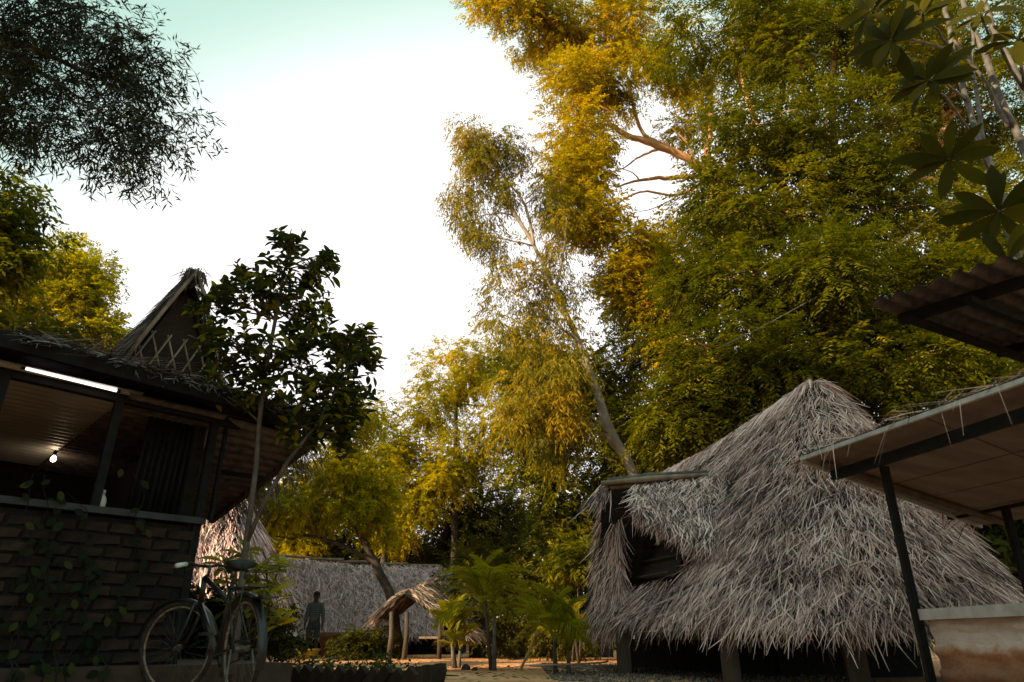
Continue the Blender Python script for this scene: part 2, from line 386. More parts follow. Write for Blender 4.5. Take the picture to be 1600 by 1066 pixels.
def leaf_mass(rng, centres, blobc, rc, ns, sp, scale=1.0, down=0.25, m=None):
    s = SPECIES[sp]; K = len(centres)
    o = nrm(rng.normal(size=(K, ns, 3))); u = rng.random((K, ns)) ** 0.6
    rcl = rc * (0.6 + 0.8 * rng.random((K, 1)))
    flat = np.array((1.15, 1.15, 0.75))
    O = centres[:, None, :] + o * flat * (u * rcl)[..., None]
    outw = nrm(centres - blobc)[:, None, :]
    D = o * 0.8 + outw * 0.5 + rng.normal(size=(K, ns, 3)) * 0.3; D[..., 2] -= down
    O = O.reshape(-1, 3); D = D.reshape(-1, 3)
    L = s['L'] * scale * (0.7 + 0.6 * rng.random(len(O)))
    V, F, R = sprays(rng, O, D, L, m or s['m'], s['ll'] * scale, s['lw'] * scale, s['fw'], s['sd'], s['dn'], s['droop'], s['jit'], s['wild'])
    # clump-level tint so neighbouring sprigs belong together
    per = len(R) // K
    R = np.clip(R * 0.5 + np.repeat(rng.random(K), per) * 0.42 + rng.uniform(-0.05, 0.14), 0, 1)
    return V, F, R
def px_blob(px, py, Y, rpx, k=12, squash=0.85, deep=1.0):
    c = at(px, py, Y); r = rpx / FPX * depth(c)
    return (c, (r, r * deep, r * squash), k)

def smooth_path(q, r, m=4):
    q = np.array(q, float); r = np.array(r, float); n = len(q)
    if n < 3: return list(q), list(r)
    P = []; R = []
    for i in range(n - 1):
        p0, p1, p2, p3 = q[max(i - 1, 0)], q[i], q[i + 1], q[min(i + 2, n - 1)]
        for k in range(m):
            f = k / m; P.append(0.5 * (2 * p1 + (p2 - p0) * f + (2 * p0 - 5 * p1 + 4 * p2 - p3) * f * f + (3 * p1 - p0 - 3 * p2 + p3) * f ** 3)); R.append(r[i] + (r[i + 1] - r[i]) * f)
    return P + [q[-1]], R + [r[-1]]
def make_tree(name, label, trunk, blobs, sp, leafm, barkm, seed, rc=0.55, ns=60, scale=1.0, group=None, down=0.25, limb_r=0.07, extra_trunks=(), fork=None):
    """trunk: list of (x,y,z,r) from the ground up"""
    rng = np.random.default_rng(seed)
    tp = [np.array(t[:3], float) for t in trunk]; tr = [t[3] for t in trunk]
    root = thing(name, label, 'tree', tuple(tp[0]), group)
    mb = MB(); sp_, sr_ = smooth_path(tp, tr); jit = rng.normal(size=(len(sp_), 3)) * 0.10 * np.array(sr_)[:, None]; jit[0] = 0; mb.tube(list(np.array(sp_) + jit), sr_, 9); mb.build('trunk', barkm, root)
    allp = list(tp); allr = list(tr)
    for et in extra_trunks:
        q = [np.array(t[:3], float) for t in et]; sp_, sr_ = smooth_path(q, [t[3] for t in et], 5); MB().tube(list(np.array(sp_) + rng.normal(size=(len(sp_), 3)) * 0.22 * np.array(sr_)[:, None]), sr_, 8).build('limb', barkm, root)
        allp += q; allr += [t[3] for t in et]
    AP = np.array(allp); AR = np.array(allr)
    Vs = []; Fs = []; Rs = []; nv = 0
    for c, r, pts in crown_clumps(rng, blobs):
        # the limb that carries this part of the crown
        cand = AP.copy(); score = np.linalg.norm(cand - c, axis=1) + np.where(cand[:, 2] > c[2], 2.0 * (cand[:, 2] - c[2]), 0)
        j = int(np.argmin(score)); start = cand[j]; r0 = min(limb_r, AR[j] * 0.8)
        lim = MB(); path = bez(start, c, rng, 0.12, 7); lim.tube(path, list(np.linspace(r0, r0 * 0.35, 7)), 6)
        for p in pts[::2]:
            k = int(np.argmin(np.linalg.norm(path - p, axis=1))); k = max(1, min(5, k))
            lim.tube(bez(path[k], p, rng, 0.1, 4), list(np.linspace(r0 * 0.32, r0 * 0.08, 4)), 4, False)
        lim.build('limb', barkm, root)
        V, F, R = leaf_mass(rng, pts, c, rc, ns, sp, scale, down)
        Vs.append(V); Fs.append(F + nv); Rs.append(R); nv += len(V)
    obj_fast('crown', np.concatenate(Vs), np.concatenate(Fs), leafm, root, np.concatenate(Rs), kind='stuff')
    return root

def leaf_pile(rng, pts_fn, n, sp, scale):
    O, D = pts_fn(n); s = SPECIES[sp]
    return sprays(rng, O, D, s['L'] * scale * (0.7 + 0.6 * rng.random(n)), s['m'], s['ll'] * scale, s['lw'] * scale, s['fw'], s['sd'], s['dn'], s['droop'], s['jit'], s['wild'])

# ------------------------------------------------------------------ thatch
def strands(rng, P, T, N, lmin=0.25, lmax=0.6, wmin=0.008, wmax=0.024, spread=0.35, lift=0.12, droop=0.10, off=0.04, tone=None):
    n = len(P); T = nrm(T); N = nrm(N); S = np.cross(N, T)
    a = rng.normal(size=n) * spread
    d = T * np.cos(a)[:, None] + S * np.sin(a)[:, None] + N * (rng.normal(size=n) * lift * 0.7 + lift * 0.5)[:, None]
    d = nrm(d)
    l = lmin + (lmax - lmin) * rng.random(n) ** 1.3
    w = wmin + (wmax - wmin) * rng.random(n) ** 1.5
    roll = rng.normal(size=n) * 0.7
    W = nrm(np.cross(N, d)); Nn = np.cross(d, W)
    W = W * np.cos(roll)[:, None] + Nn * np.sin(roll)[:, None]
    b = P + N * (off * rng.random(n))[:, None]
    secs = []
    bend = rng.normal(size=(n, 1)) * 0.16
    for t, ww in ((0.0, 0.8), (0.5, 1.0), (1.0, 0.25)):
        q = b + d * (l * t)[:, None] + S * bend * (l * t * t)[:, None]
        q[:, 2] -= droop * l * t * t
        secs += [q - W * (w * ww * 0.5)[:, None], q + W * (w * ww * 0.5)[:, None]]
    V = np.stack(secs, 1).reshape(-1, 3)
    i = np.arange(n)[:, None] * 6
    F = np.concatenate([i + np.array([[0, 1, 3, 2]]), i + np.array([[2, 3, 5, 4]])], 1).reshape(-1, 4)
    r = rng.random(n)
    if tone is not None: r = np.clip(r * 0.7 + tone * 0.3, 0, 1)
    return V, F, np.repeat(r, 6)
def quad_points(rng, n, A, B, C, D):
    """points on the patch A(top-left) B(top-right) C(bottom-right) D(bottom-left), with fall direction and outward normal"""
    A, B, C, D = [np.asarray(q, float) for q in (A, B, C, D)]
    u = rng.random(n)[:, None]
    wt = np.linalg.norm(B - A); wb = np.linalg.norm(C - D)
    v = rng.random(n * 3)[:, None]; keep = rng.random(n * 3) * max(wt, wb) < (wt + (wb - wt) * v[:, 0])
    v = v[keep][:n]; u = u[:len(v)]
    top = A + (B - A) * u; bot = D + (C - D) * u
    P = top + (bot - top) * v; T = nrm(bot - top)
    N = np.cross((B - A) + (C - D), T); N = nrm(N); N = np.where(N[:, 2:3] < 0, -N, N)
    return P, T, N

# ================================================================== GROUND
def height(x, y):
    return 0.018 * np.sin(x * 1.3 + 0.7) * np.cos(y * 0.9) + 0.012 * np.sin(x * 3.1 + y * 2.3)
gx = np.concatenate([[-900, -300, -100, -50], np.linspace(-30, 30, 121), [50, 100, 300, 900]])
gy = np.concatenate([[-900, -300, -100, -40], np.linspace(-10, 45, 111), [60, 100, 300, 1500]])
GX, GY = np.meshgrid(gx, gy); GZ = np.where((np.abs(GX) < 30) & (GY > -10) & (GY < 45), height(GX, GY), 0.0) - 0.03
nx, ny = len(gx), len(gy)
ii = np.arange((ny - 1) * (nx - 1)); q = (ii // (nx - 1)) * nx + ii % (nx - 1)
ground = obj_fast('ground', np.stack([GX, GY, GZ], -1).reshape(-1, 3), np.stack([q, q + 1, q + nx + 1, q + nx], 1), SAND, smooth=True)
tag(ground, kind='structure')

# ================================================================== MAIN THATCHED HUT
def main_hut():
    rng = np.random.default_rng(11)
    root = thing('thatched_hut', 'large steep grey palm-thatched hut on short posts with a hooded side opening', 'hut', (3.4, 9.6, -0.03))
    R1 = np.array((4.28, 9.05, 3.70)); R2 = np.array((2.85, 13.5, 3.30))
    ctl = [  # eave x, y, z, position along the ridge
        (1.30, 11.4, 0.50, 0.45), (1.17, 10.7, 0.48, 0.30), (1.50, 9.5, 0.44, 0.10), (1.95, 8.3, 0.38, 0.0), (2.45, 7.25, 0.33, 0.0),
        (3.15, 6.60, 0.30, 0.0), (4.05, 6.55, 0.34, 0.0), (4.95, 7.0, 0.40, 0.0), (5.65, 7.85, 0.46, 0.0), (6.05, 8.9, 0.5, 0.0),
        (6.1, 10.2, 0.5, 0.2), (5.7, 12.2, 0.5, 0.6), (5.0, 14.2, 0.5, 1.0), (3.7, 15.0, 0.5, 1.0), (2.3, 14.6, 0.5, 1.0), (1.6, 13.0, 0.5, 0.8)]
    ctl = np.array(ctl); nc = len(ctl)
    def loop(u):
        x = (np.asarray(u) % 1.0) * nc; i = np.floor(x).astype(int); f = (x - i)[:, None]
        p0, p1, p2, p3 = ctl[(i - 1) % nc], ctl[i % nc], ctl[(i + 1) % nc], ctl[(i + 2) % nc]
        return 0.5 * ((2 * p1) + (-p0 + p2) * f + (2 * p0 - 5 * p1 + 4 * p2 - p3) * f ** 2 + (-p0 + 3 * p1 - 3 * p2 + p3) * f ** 3)
    def S(u, v):
        c = loop(u); s = np.clip(c[:, 3:4], 0, 1); E = c[:, :3]
        T = R1 + (R2 - R1) * s; T[:, 2] -= 0.10 * np.sin(np.pi * s[:, 0])
        # rounded knob of straw where the fall lines meet
        E2 = E - T; hor = E2.copy(); hor[:, 2] = 0
        v = v[:, None]
        P = T + E2 * v
        P += nrm(hor) * (0.16 * (1 - np.exp(-v * 14)) * (1 - v) + 0.05 * np.sin(np.pi * v))
        P[:, 2] += (-0.10 * np.sin(np.pi * v) + 0.05 * np.exp(-v * 10))[:, 0]
        return P
    nu, nv_ = 96, 20
    U, Vv = np.meshgrid(np.arange(nu) / nu, np.linspace(0, 0.93, nv_))
    V = S(U.ravel(), Vv.ravel()); V[:, 2] -= 0.03
    i = np.arange(nu * (nv_ - 1)); a = i // nu * nu; b = i % nu; c = (b + 1) % nu
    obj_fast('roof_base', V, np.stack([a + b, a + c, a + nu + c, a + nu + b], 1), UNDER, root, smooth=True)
    def shell(n, vmin=0.0, vmax=1.0):
        u = rng.random(n * 4); v = vmin + (vmax - vmin) * rng.random(n * 4) ** 0.8; rows = 11; lay = rng.random(n * 4) < 0.32; v = np.where(lay, np.clip((np.floor(v * rows) + 0.25 * rng.random(n * 4) + 0.08 * np.sin(u * 60)) / rows, 0.0, vmax), v)
        e = 1e-3; P = S(u, v); Pu = S(u + e, v) - P; Pv = S(u, v + e) - P
        w = np.linalg.norm(np.cross(Pu, Pv), axis=1) / (e * e); keep = rng.random(len(w)) * np.quantile(w, 0.97) < w
        ok = np.where(keep)[0][:n]; N = nrm(np.cross(Pu[ok], Pv[ok])); N = np.where(N[:, 2:3] < 0, -N, N)
        return P[ok], nrm(Pv[ok]), N, v[ok]
    def tone_of(P):
        return 0.5 + 0.5 * np.sin(P[:, 0] * 3.1 + 1.7 * np.sin(P[:, 2] * 5.0)) * np.cos(P[:, 1] * 2.3 + P[:, 2] * 4.0)
    P, T, N, v = shell(70000, 0.0, 0.93)
    dn = np.array((0, 0, -1.0)) - (N * -N[:, 2:3]) ; T = nrm(0.30 * T + 0.70 * nrm(dn))
    left = (P[:, 0] < 3.3) & (P[:, 1] > 9.15) & (P[:, 1] < 10.85) & (P[:, 2] > 1.10) & (P[:, 2] < 2.6)
    far = (P[:, 1] > 11.2) & (P[:, 0] > 3.6) & (rng.random(len(P)) < 0.8)
    k = ~left & ~far; P, T, N = P[k], T[k], N[k]
    Vm, F, R = strands(rng, P, T, N, 0.13, 0.36, 0.005, 0.0135, 0.42, 0.26, 0.12, 0.07, tone_of(P))
    obj_fast('roof_thatch', Vm, F, THATCH, root, R, kind='stuff')
    # loose fringe hanging from the eaves
    u = rng.random(2600); P = S(u, 0.86 + 0.09 * rng.random(2600)); T = np.tile((0, 0, -1.0), (2600, 1)) + 1.2 * (P - S(u, np.full(2600, 0.7)))
    Nn = nrm(P - np.array((3.9, 9.8, 0.4))); Vm, F, R = strands(rng, P, nrm(T), Nn, 0.12, 0.34, 0.006, 0.015, 0.28, 0.2, 0.1, 0.05)
    obj_fast('eave_fringe', Vm, F, THATCH, root, R, kind='stuff')
    # straw folded over the ridge and the sticks that pin it
    n = 2200; s = rng.random(n) ** 1.3; C = R1 + (R2 - R1) * s[:, None]; C[:, 2] += 0.03 + 0.03 * rng.random(n) - 0.1 * np.sin(np.pi * s)
    rd = nrm((R2 - R1)[None, :]); sd = rng.choice((-1.0, 1.0), n)[:, None] * nrm(np.cross(rd, (0, 0, 1.0)))
    d0 = nrm(rd * rng.normal(size=(n, 1)) * 0.5 + rd * 0.15 + sd * 0.8 + np.array((0, 0, -0.45)))
    Vm, F, R = strands(rng, C + sd * 0.05, d0, nrm(sd * 0.6 + np.array((0, 0, 1.0))), 0.25, 0.6, 0.012, 0.035, 0.2, 0.05, 0.35, 0.04)
    obj_fast('ridge_straw', Vm, F, THATCH, root, np.clip(R * 0.5 + 0.45, 0, 1), kind='stuff')
    for j, s in enumerate((0.02, 0.16, 0.26, 0.38, 0.52)):
        c = R1 + (R2 - R1) * s + np.array((0, 0, 0.03 - 0.1 * math.sin(math.pi * s)))
        MB().tube([c + np.array((-0.30, -0.08, -0.20)), c + np.array((0.1, 0.03, 0.05)), c + np.array((0.28, 0.06, -0.12))], 0.014, 6).build('ridge_stick', WOOD_POST, root)
    # hood over the side opening
    hood = MB()
    A, B, C, D = np.array((1.74, 10.0, 2.44)), np.array((3.3, 9.9, 2.62)), at(1128, 862, 8.75), at(996, 798, 9.25)
    hood.add([A, B, C, D], [(0, 1, 2, 3)]); hood.add([p + np.array((0, 0.03, -0.06)) for p in (A, B, C, D)], [(3, 2, 1, 0)])
    A2, B2, C2, D2 = np.array((1.33, 10.06, 2.42)), np.array((3.3, 10.0, 2.6)), np.array((2.3, 11.5, 0.6)), np.array((1.22, 11.0, 0.5))
    hood.add([A2, B2, C2, D2], [(3, 2, 1, 0)]); hood.add([p + np.array((0.03, -0.03, -0.05)) for p in (A2, B2, C2, D2)], [(0, 1, 2, 3)])
    G = [at(944, 778, 10.45), at(970, 800, 10.35), at(978, 965, 10.2), at(928, 975, 10.8)]
    hood.add(G, [(0, 1, 2, 3)]); hood.add([p + np.array((0.04, 0.05, 0)) for p in G], [(3, 2, 1, 0)])
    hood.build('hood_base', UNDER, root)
    parts = []
    for quad, n, kw in (((A, B, C, D), 5200, dict(lmin=0.2, lmax=0.42, lift=0.16)), ((A2, B2, C2, D2), 1500, {}), ((G[0], G[1], G[2], G[3]), 4800, dict(lmin=0.15, lmax=0.4, lift=0.2))):
        P, T, N = quad_points(rng, n, *quad)
        if quad[0] is G[0]:
            N = np.tile(nrm(np.array((-0.55, -0.75, 0.2))), (len(P), 1)); T = nrm(T + np.array((-0.14, 0, 0)))
        parts.append(strands(rng, P, T, N, **{**dict(lmin=0.25, lmax=0.6, wmin=0.006, wmax=0.017, spread=0.3, lift=0.12, droop=0.15, off=0.06), **kw}))
    # long straws over the front lip
    n = 900; t = rng.random(n)[:, None]; P = D + (C - D) * t; T = np.tile((0, -0.15, -1.0), (n, 1)); N = np.tile((0, -1.0, 0.2), (n, 1))
    parts.append(strands(rng, P + rng.normal(size=(n, 3)) * 0.05, T, N, 0.1, 0.3, 0.006, 0.014, 0.3, 0.15, 0.1, 0.05))
    n = 90; P = np.array((1.38, 10.05, 2.42)) + rng.normal(size=(n, 3)) * 0.04; T = np.tile((-0.6, -0.2, -0.7), (n, 1)); N = np.tile((-0.5, -0.5, 0.6), (n, 1))
    parts.append(strands(rng, P, T, N, 0.2, 0.5, 0.008, 0.02, 0.4, 0.2, 0.3, 0.03))
    nv = 0; VV = []; FF = []; RR = []
    for v_, f_, r_ in parts: VV.append(v_); FF.append(f_ + nv); RR.append(r_); nv += len(v_)
    obj_fast('hood_thatch', np.concatenate(VV), np.concatenate(FF), THATCH, root, np.concatenate(RR), kind='stuff')
    # rolled ridge of the hood
    for j in range(4):
        o = np.array((0, (-0.06, 0.04, -0.02, 0.06)[j], (0.02, 0.03, 0.07, -0.02)[j]))
        MB().tube([np.array((1.30 + 0.05 * j, 10.0, 2.47)) + o, np.array((2.0, 9.98, 2.53)) + o, np.array((2.85, 9.93, 2.58)) + o], [0.035, 0.05, 0.03], 7).build('hood_ridge_roll', [BAMBOO, UNDER, BARK_WHITE, BAMBOO][j], root)
    # woven screen inside the opening
    MB().add([(2.05, 9.2, 1.15), (1.75, 10.75, 1.2), (2.35, 10.75, 2.2), (2.75, 9.3, 2.1)], [(0, 1, 2, 3)]).build('woven_screen', MAT_WOVEN, root)
    for k in range(5):
        a = np.array((2.02, 9.25, 1.2)) + k / 4 * np.array((0.6, 0.06, 0.86)); b = np.array((1.73, 10.7, 1.22)) + k / 4 * np.array((0.56, 0, 0.9))
        MB().tube([a - np.array((0.02, 0, 0)), b - np.array((0.02, 0, 0))], 0.016, 6).build('screen_lath', WOOD_POST, root)
    # posts and deck
    for x, y in ((1.52, 10.12), (2.36, 8.15), (3.35, 7.35), (4.6, 7.7), (5.5, 9.0), (1.95, 12.6), (4.9, 12.4), (3.2, 14.2)):
        MB().beam((x, y, -0.06), (x, y, 0.75), 0.19, 0.19, (0.3, 0.95, 0)).build('post', WOOD_POST, root)
    dk = MB()
    dv = []
    for x, y in ((1.75, 10.6), (2.5, 8.3), (3.3, 7.3), (4.6, 7.6), (5.4, 9.0), (5.2, 11.5), (4.2, 14.0), (2.4, 13.8)): dv.append((x, y))
    n = len(dv); vs = [(x, y, 0.40) for x, y in dv] + [(x, y, 0.50) for x, y in dv]
    dk.add(vs, [tuple(range(n - 1, -1, -1)), tuple(range(n, 2 * n))] + [(i, (i + 1) % n, n + (i + 1) % n, n + i) for i in range(n)])
    dk.build('floor_deck', WOOD_POST, root)
    for (xa, ya), (xb, yb) in (((1.9, 13.2), (2.5, 10.6)), ((2.5, 10.6), (3.3, 9.4)), ((3.3, 9.4), (5.3, 9.9)), ((5.3, 9.9), (5.4, 12.0))):
        MB().beam((xa, ya, 0.18), (xb, yb, 0.18), 0.14, 0.46).build('base_wall', MORTAR, root)  # dark backing added so the space under the hut reads as shade
main_hut()

# ================================================================== LEFT BUILDING
W1 = np.array((-2.88, 6.40)); BD = np.array((0.722, 0.692)); BN = np.array((0.692, -0.722))
def bp(s, t, z):
    p = W1 + BD * s + BN * t
    return np.array((p[0], p[1], z))
BAX = (np.array((*BD, 0.0)), np.array((-BN[0], -BN[1], 0.0)), np.array((0, 0, 1.0)))
def corrugated(A, B, C, D, waves, amp, thick=0.004):
    """sheet A-B (along ridges) to D-C, corrugations run parallel to A-B"""
    A, B, C, D = [np.asarray(q, float) for q in (A, B, C, D)]
    n = waves * 8 + 1; mb = MB(); vs = []
    N = np.cross(B - A, D - A); N = N / np.linalg.norm(N)
    for lay in (0, 1):
        for i in range(n):
            f = i / (n - 1); o = N * (amp * math.sin(2 * math.pi * waves * f) + thick * lay)
            vs += [A + (D - A) * f + o, B + (C - B) * f + o]
    m = 2 * n; fs = [(2 * i, 2 * i + 1, 2 * i + 3, 2 * i + 2) for i in range(n - 1)] + [(m + 2 * i, m + 2 * i + 2, m + 2 * i + 3, m + 2 * i + 1) for i in range(n - 1)]
    mb.add(vs, fs, True); return mb
def left_building():
    rng = np.random.default_rng(5); rnd = random.Random(5)
    root = thing('brick_shelter', 'dark brick-walled open shelter with steel posts and a peaked thatched gable', 'building', (*bp(-1, -1.6, -0.03),))
    # plinth
    MB().box(bp(-1.75, -1.7, 0.085), (5.4, 4.0, 0.25), BAX).build('plinth', PLINTH, root)
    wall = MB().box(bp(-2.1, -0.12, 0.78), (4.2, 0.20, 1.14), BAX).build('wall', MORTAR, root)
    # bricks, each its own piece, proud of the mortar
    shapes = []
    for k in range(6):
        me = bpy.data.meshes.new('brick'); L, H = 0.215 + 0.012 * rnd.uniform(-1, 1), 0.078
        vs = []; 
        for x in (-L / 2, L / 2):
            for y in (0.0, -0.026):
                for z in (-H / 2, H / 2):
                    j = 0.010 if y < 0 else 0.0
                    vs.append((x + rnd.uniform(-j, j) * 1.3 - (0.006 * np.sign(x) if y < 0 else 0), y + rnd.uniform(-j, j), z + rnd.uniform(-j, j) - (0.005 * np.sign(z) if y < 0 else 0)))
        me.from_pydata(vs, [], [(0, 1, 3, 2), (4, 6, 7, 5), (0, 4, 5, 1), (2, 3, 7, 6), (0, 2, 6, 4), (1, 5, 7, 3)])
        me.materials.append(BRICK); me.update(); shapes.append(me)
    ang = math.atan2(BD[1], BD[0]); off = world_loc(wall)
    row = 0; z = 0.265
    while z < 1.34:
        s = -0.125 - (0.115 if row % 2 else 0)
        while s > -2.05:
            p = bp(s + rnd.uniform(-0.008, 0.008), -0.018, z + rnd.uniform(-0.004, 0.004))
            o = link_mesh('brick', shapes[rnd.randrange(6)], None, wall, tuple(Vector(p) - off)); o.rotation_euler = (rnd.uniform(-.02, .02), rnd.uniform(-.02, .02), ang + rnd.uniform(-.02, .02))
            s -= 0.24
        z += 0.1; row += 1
    MB().box(bp(-2.1, -0.06, 1.395), (4.3, 0.24, 0.055), BAX).build('sill', SILL, root)
    for s in (0.0, -0.86, -1.72, -2.7): MB().beam(bp(s, -0.03, 0.21 if s == 0 else 1.42), bp(s, -0.03, 2.42), 0.07, 0.07, (*BN, 0)).build('post', STEEL_DARK, root)
    MB().beam(bp(0.12, -0.03, 1.42), bp(0.12, -0.03, 2.42), 0.03, 0.05, (*BN, 0)).build('post', STEEL_DARK, root)
    MB().beam(bp(-4.2, -0.03, 2.47), bp(0.5, -0.03, 2.37), 0.08, 0.10).build('beam', STEEL_DARK, root)
    # dark back and end walls
    MB().box(bp(-2.1, -3.6, 1.3), (4.2, 0.15, 2.3), BAX).build('back_wall', MORTAR, root)
    MB().box(bp(-4.2, -1.8, 1.3), (0.15, 3.7, 2.3), BAX).build('end_wall', MORTAR, root)
    MB().box(bp(-0.02, -1.95, 1.25), (0.10, 3.3, 2.2), BAX).build('end_wall', MORTAR, root)
    for k in range(8):
        MB().tube([bp(-0.12 - 0.055 * k, -0.35 - 0.03 * (k % 2), 1.43), bp(-0.10 - 0.055 * k, -0.35, 2.38)], 0.022, 6).build('curtain_fold', STEEL_DARK, root)
    # ceiling of corrugated sheets, seen from below
    corrugated(bp(-4.1, 0.16, 2.47), bp(-0.72, 0.16, 2.418), bp(-0.72, -3.4, 2.358), bp(-4.1, -3.4, 2.41), 26, 0.014).build('ceiling_sheet', SHEET, root)
    corrugated(bp(-0.82, 0.16, 2.39), bp(0.05, 0.16, 2.375), bp(0.05, -3.4, 2.305), bp(-0.82, -3.4, 2.32), 26, 0.014).build('ceiling_sheet', SHEET_OLD, root)
    MB().add([bp(-4.6, 0.28, 2.64), bp(0.5, 0.28, 2.48), bp(0.5, -3.7, 2.46), bp(-4.6, -3.7, 2.5)], [(0, 1, 2, 3)]).build('roof_sheet', SHEET_OLD, root)
    # front eave board
    MB().beam(bp(-4.6, 0.29, 2.66), bp(0.86, 0.29, 2.47), 0.05, 0.13).build('eave_board', STEEL_DARK, root)
    MB().add([bp(-4.6, 0.30, 2.60), bp(0.84, 0.30, 2.42), bp(0.84, -0.05, 2.44), bp(-4.6, -0.05, 2.54)], [(0, 1, 2, 3)]).build('eave_soffit', STEEL_DARK, root)
    # side soffit and its rafters
    P2 = at(492, 688, 6.75); Q = at(330, 812, 8.2); S1 = bp(0.10, 0.05, 2.40); S2 = bp(0.10, -2.0, 1.62)
    corrugated(S1, P2, Q, S2, 16, 0.010).build('side_soffit', SHEET_OLD, root)
    MB().beam(P2, Q, 0.06, 0.09).build('rafter', WOOD_POST, root)
    MB().beam(at(345, 738, 7.0), at(412, 748, 7.0), 0.05, 0.05).build('rafter', STEEL_DARK, root)
    # thatch: low hip above the front eave, steep gablet above it
    gL, gR, pk = bp(-0.44, -2.42, 3.48), bp(0.82, -2.42, 3.48), bp(0.19, -2.42, 5.02)
    pkb = bp(0.22, -2.95, 4.95); gLb = bp(-0.70, -3.6, 3.1); gRb = bp(1.1, -3.6, 3.1)
    e0, e1 = bp(-1.75, 0.30, 2.60), bp(0.86, 0.31, 2.50)
    base = MB()
    base.add([gL, gR, e1, e0], [(3, 2, 1, 0)])
    base.add([pk, gL, gLb, pkb], [(0, 1, 2, 3)]); base.add([pk, gR, gRb, pkb], [(3, 2, 1, 0)])
    base.add([gL, e0, bp(-2.3, -3.6, 2.55), gLb], [(0, 1, 2, 3)]); base.add([gR, e1, Q + np.array((0, 0, 0.1)), gRb], [(3, 2, 1, 0)])
    base.add([pkb, gLb, gRb], [(0, 1, 2)])
    base.build('roof_base', UNDER, root)
    MB().add([bp(-0.36, -2.55, 3.5), bp(0.74, -2.55, 3.5), bp(0.19, -2.55, 4.85)], [(0, 1, 2)]).build('gable_panel', MAT_WOVEN, root)
    VV = []; FF = []; RR = []; nv = 0
    def put(a):
        nonlocal nv
        VV.append(a[0]); FF.append(a[1] + nv); RR.append(a[2]); nv += len(a[0])
    ov = np.array((*BN, 0)) * 0.16
    for quad, n in (((gL, gR, e1, e0), 2600), ((pk + ov, pkb, gLb, gL + ov), 2600), ((pk + ov, pkb, gRb, gR + ov), 1800), ((gR, gRb, Q * 0.8 + gRb * 0.2, e1 * 0.85 + gR * 0.15), 1500)):
        P, T, N = quad_points(rng, n, *quad); put(strands(rng, P, T, N, 0.2, 0.5, 0.008, 0.02, 0.3, 0.15, 0.1, 0.06))
    # hanging straw along the side eave
    n = 650; t = rng.random(n)[:, None]; P = P2 + (Q - P2) * t + rng.normal(size=(n, 3)) * 0.05
    put(strands(rng, P, np.tile((0.25, 0.1, -1.0), (n, 1)), np.tile((0.9, 0.4, 0.2), (n, 1)), 0.1, 0.38, 0.005, 0.011, 0.3, 0.35, 0.2, 0.08))
    # twigs lying along the front eave
    n = 260; P = bp(-1.9, 0.1, 2.64)[None, :] + (bp(-0.4, 0.1, 2.60) - bp(-1.9, 0.1, 2.64))[None, :] * rng.random((n, 1)); P[:, 2] += 0.06 * rng.random(n)
    put(strands(rng, P, np.tile((BD[0], BD[1], 0.12), (n, 1)), np.tile((0, 0, 1.0), (n, 1)), 0.2, 0.6, 0.006, 0.014, 0.4, 0.25, 0.1, 0.03))
    n = 500; P = pk + ov * rng.random((n, 1)) + rng.normal(size=(n, 3)) * np.array((0.05, 0.05, 0.02)); put(strands(rng, P, rng.normal(size=(n, 3)) * 0.5 + np.array((0, 0, -1.4)), rng.normal(size=(n, 3)), 0.10, 0.24, 0.008, 0.02, 0.4, 0.2, 0.1, 0.03))
    obj_fast('roof_thatch', np.concatenate(VV), np.concatenate(FF), THATCH_OLD, root, np.concatenate(RR), kind='stuff')
    # barge poles and bamboo lattice
    for a, b in ((gL, pk), (gR, pk)):
        MB().tube([a + ov * 1.15, (a + b) / 2 + ov * 1.15 + np.array((0, 0, 0.03)), b + ov * 1.15], [0.028, 0.026, 0.022], 7).build('barge_pole', BAMBOO, root)
    def lat(s0, z0, s1, z1, t): MB().tube([bp(s0, t, z0), bp(s1, t, z1)], 0.013, 5).build('lattice_strip', BAMBOO, root)
    for k in range(6):
        s0 = -0.33 + 0.2 * k
        for sg, t in ((1, -2.40), (-1, -2.425)):
            z1 = 3.52 + 0.55; s1 = s0 + sg * 0.22
            lim = lambda s, z: abs(s - 0.19) < 0.60 * (5.0 - z) / 1.5
            f = 1.0
            while f > 0.15 and not lim(s0 + (s1 - s0) * f, 3.52 + 0.55 * f): f -= 0.1
            if f > 0.2: lat(s0, 3.52, s0 + (s1 - s0) * f, 3.52 + 0.55 * f, t)
    MB().tube([bp(-0.4, -2.39, 3.50), bp(0.78, -2.39, 3.50)], 0.02, 6).build('lattice_rail', BAMBOO, root)
left_building()

def lamp():
    c = at(83, 718, 7.6)
    t = thing('hanging_bulb', 'small lit bulb hanging under the corrugated ceiling of the brick shelter', 'lamp', (c[0], c[1], c[2] + 0.1))
    MB().lathe((c[0], c[1], c[2] - 0.03), [(0.003, 0), (0.022, 0.01), (0.03, 0.03), (0.024, 0.055), (0.012, 0.075)], 12).build('bulb', BULB, t)
    MB().lathe((c[0], c[1], c[2] + 0.045), [(0.018, 0), (0.018, 0.05), (0.008, 0.06)], 10).build('socket', STEEL_DARK, t)
    MB().tube([(c[0], c[1], c[2] + 0.1), (c[0], c[1], 2.37)], 0.004, 5).build('cord', STEEL_DARK, t)
    l = bpy.data.lights.new('bulb_light', 'POINT'); l.energy = 0.5; l.color = (1.0, 0.78, 0.5); l.shadow_soft_size = 0.04
    lo = bpy.data.objects.new('bulb_light', l); COL.objects.link(lo); lo.parent = t; lo.location = (0, 0, -0.19)
lamp()
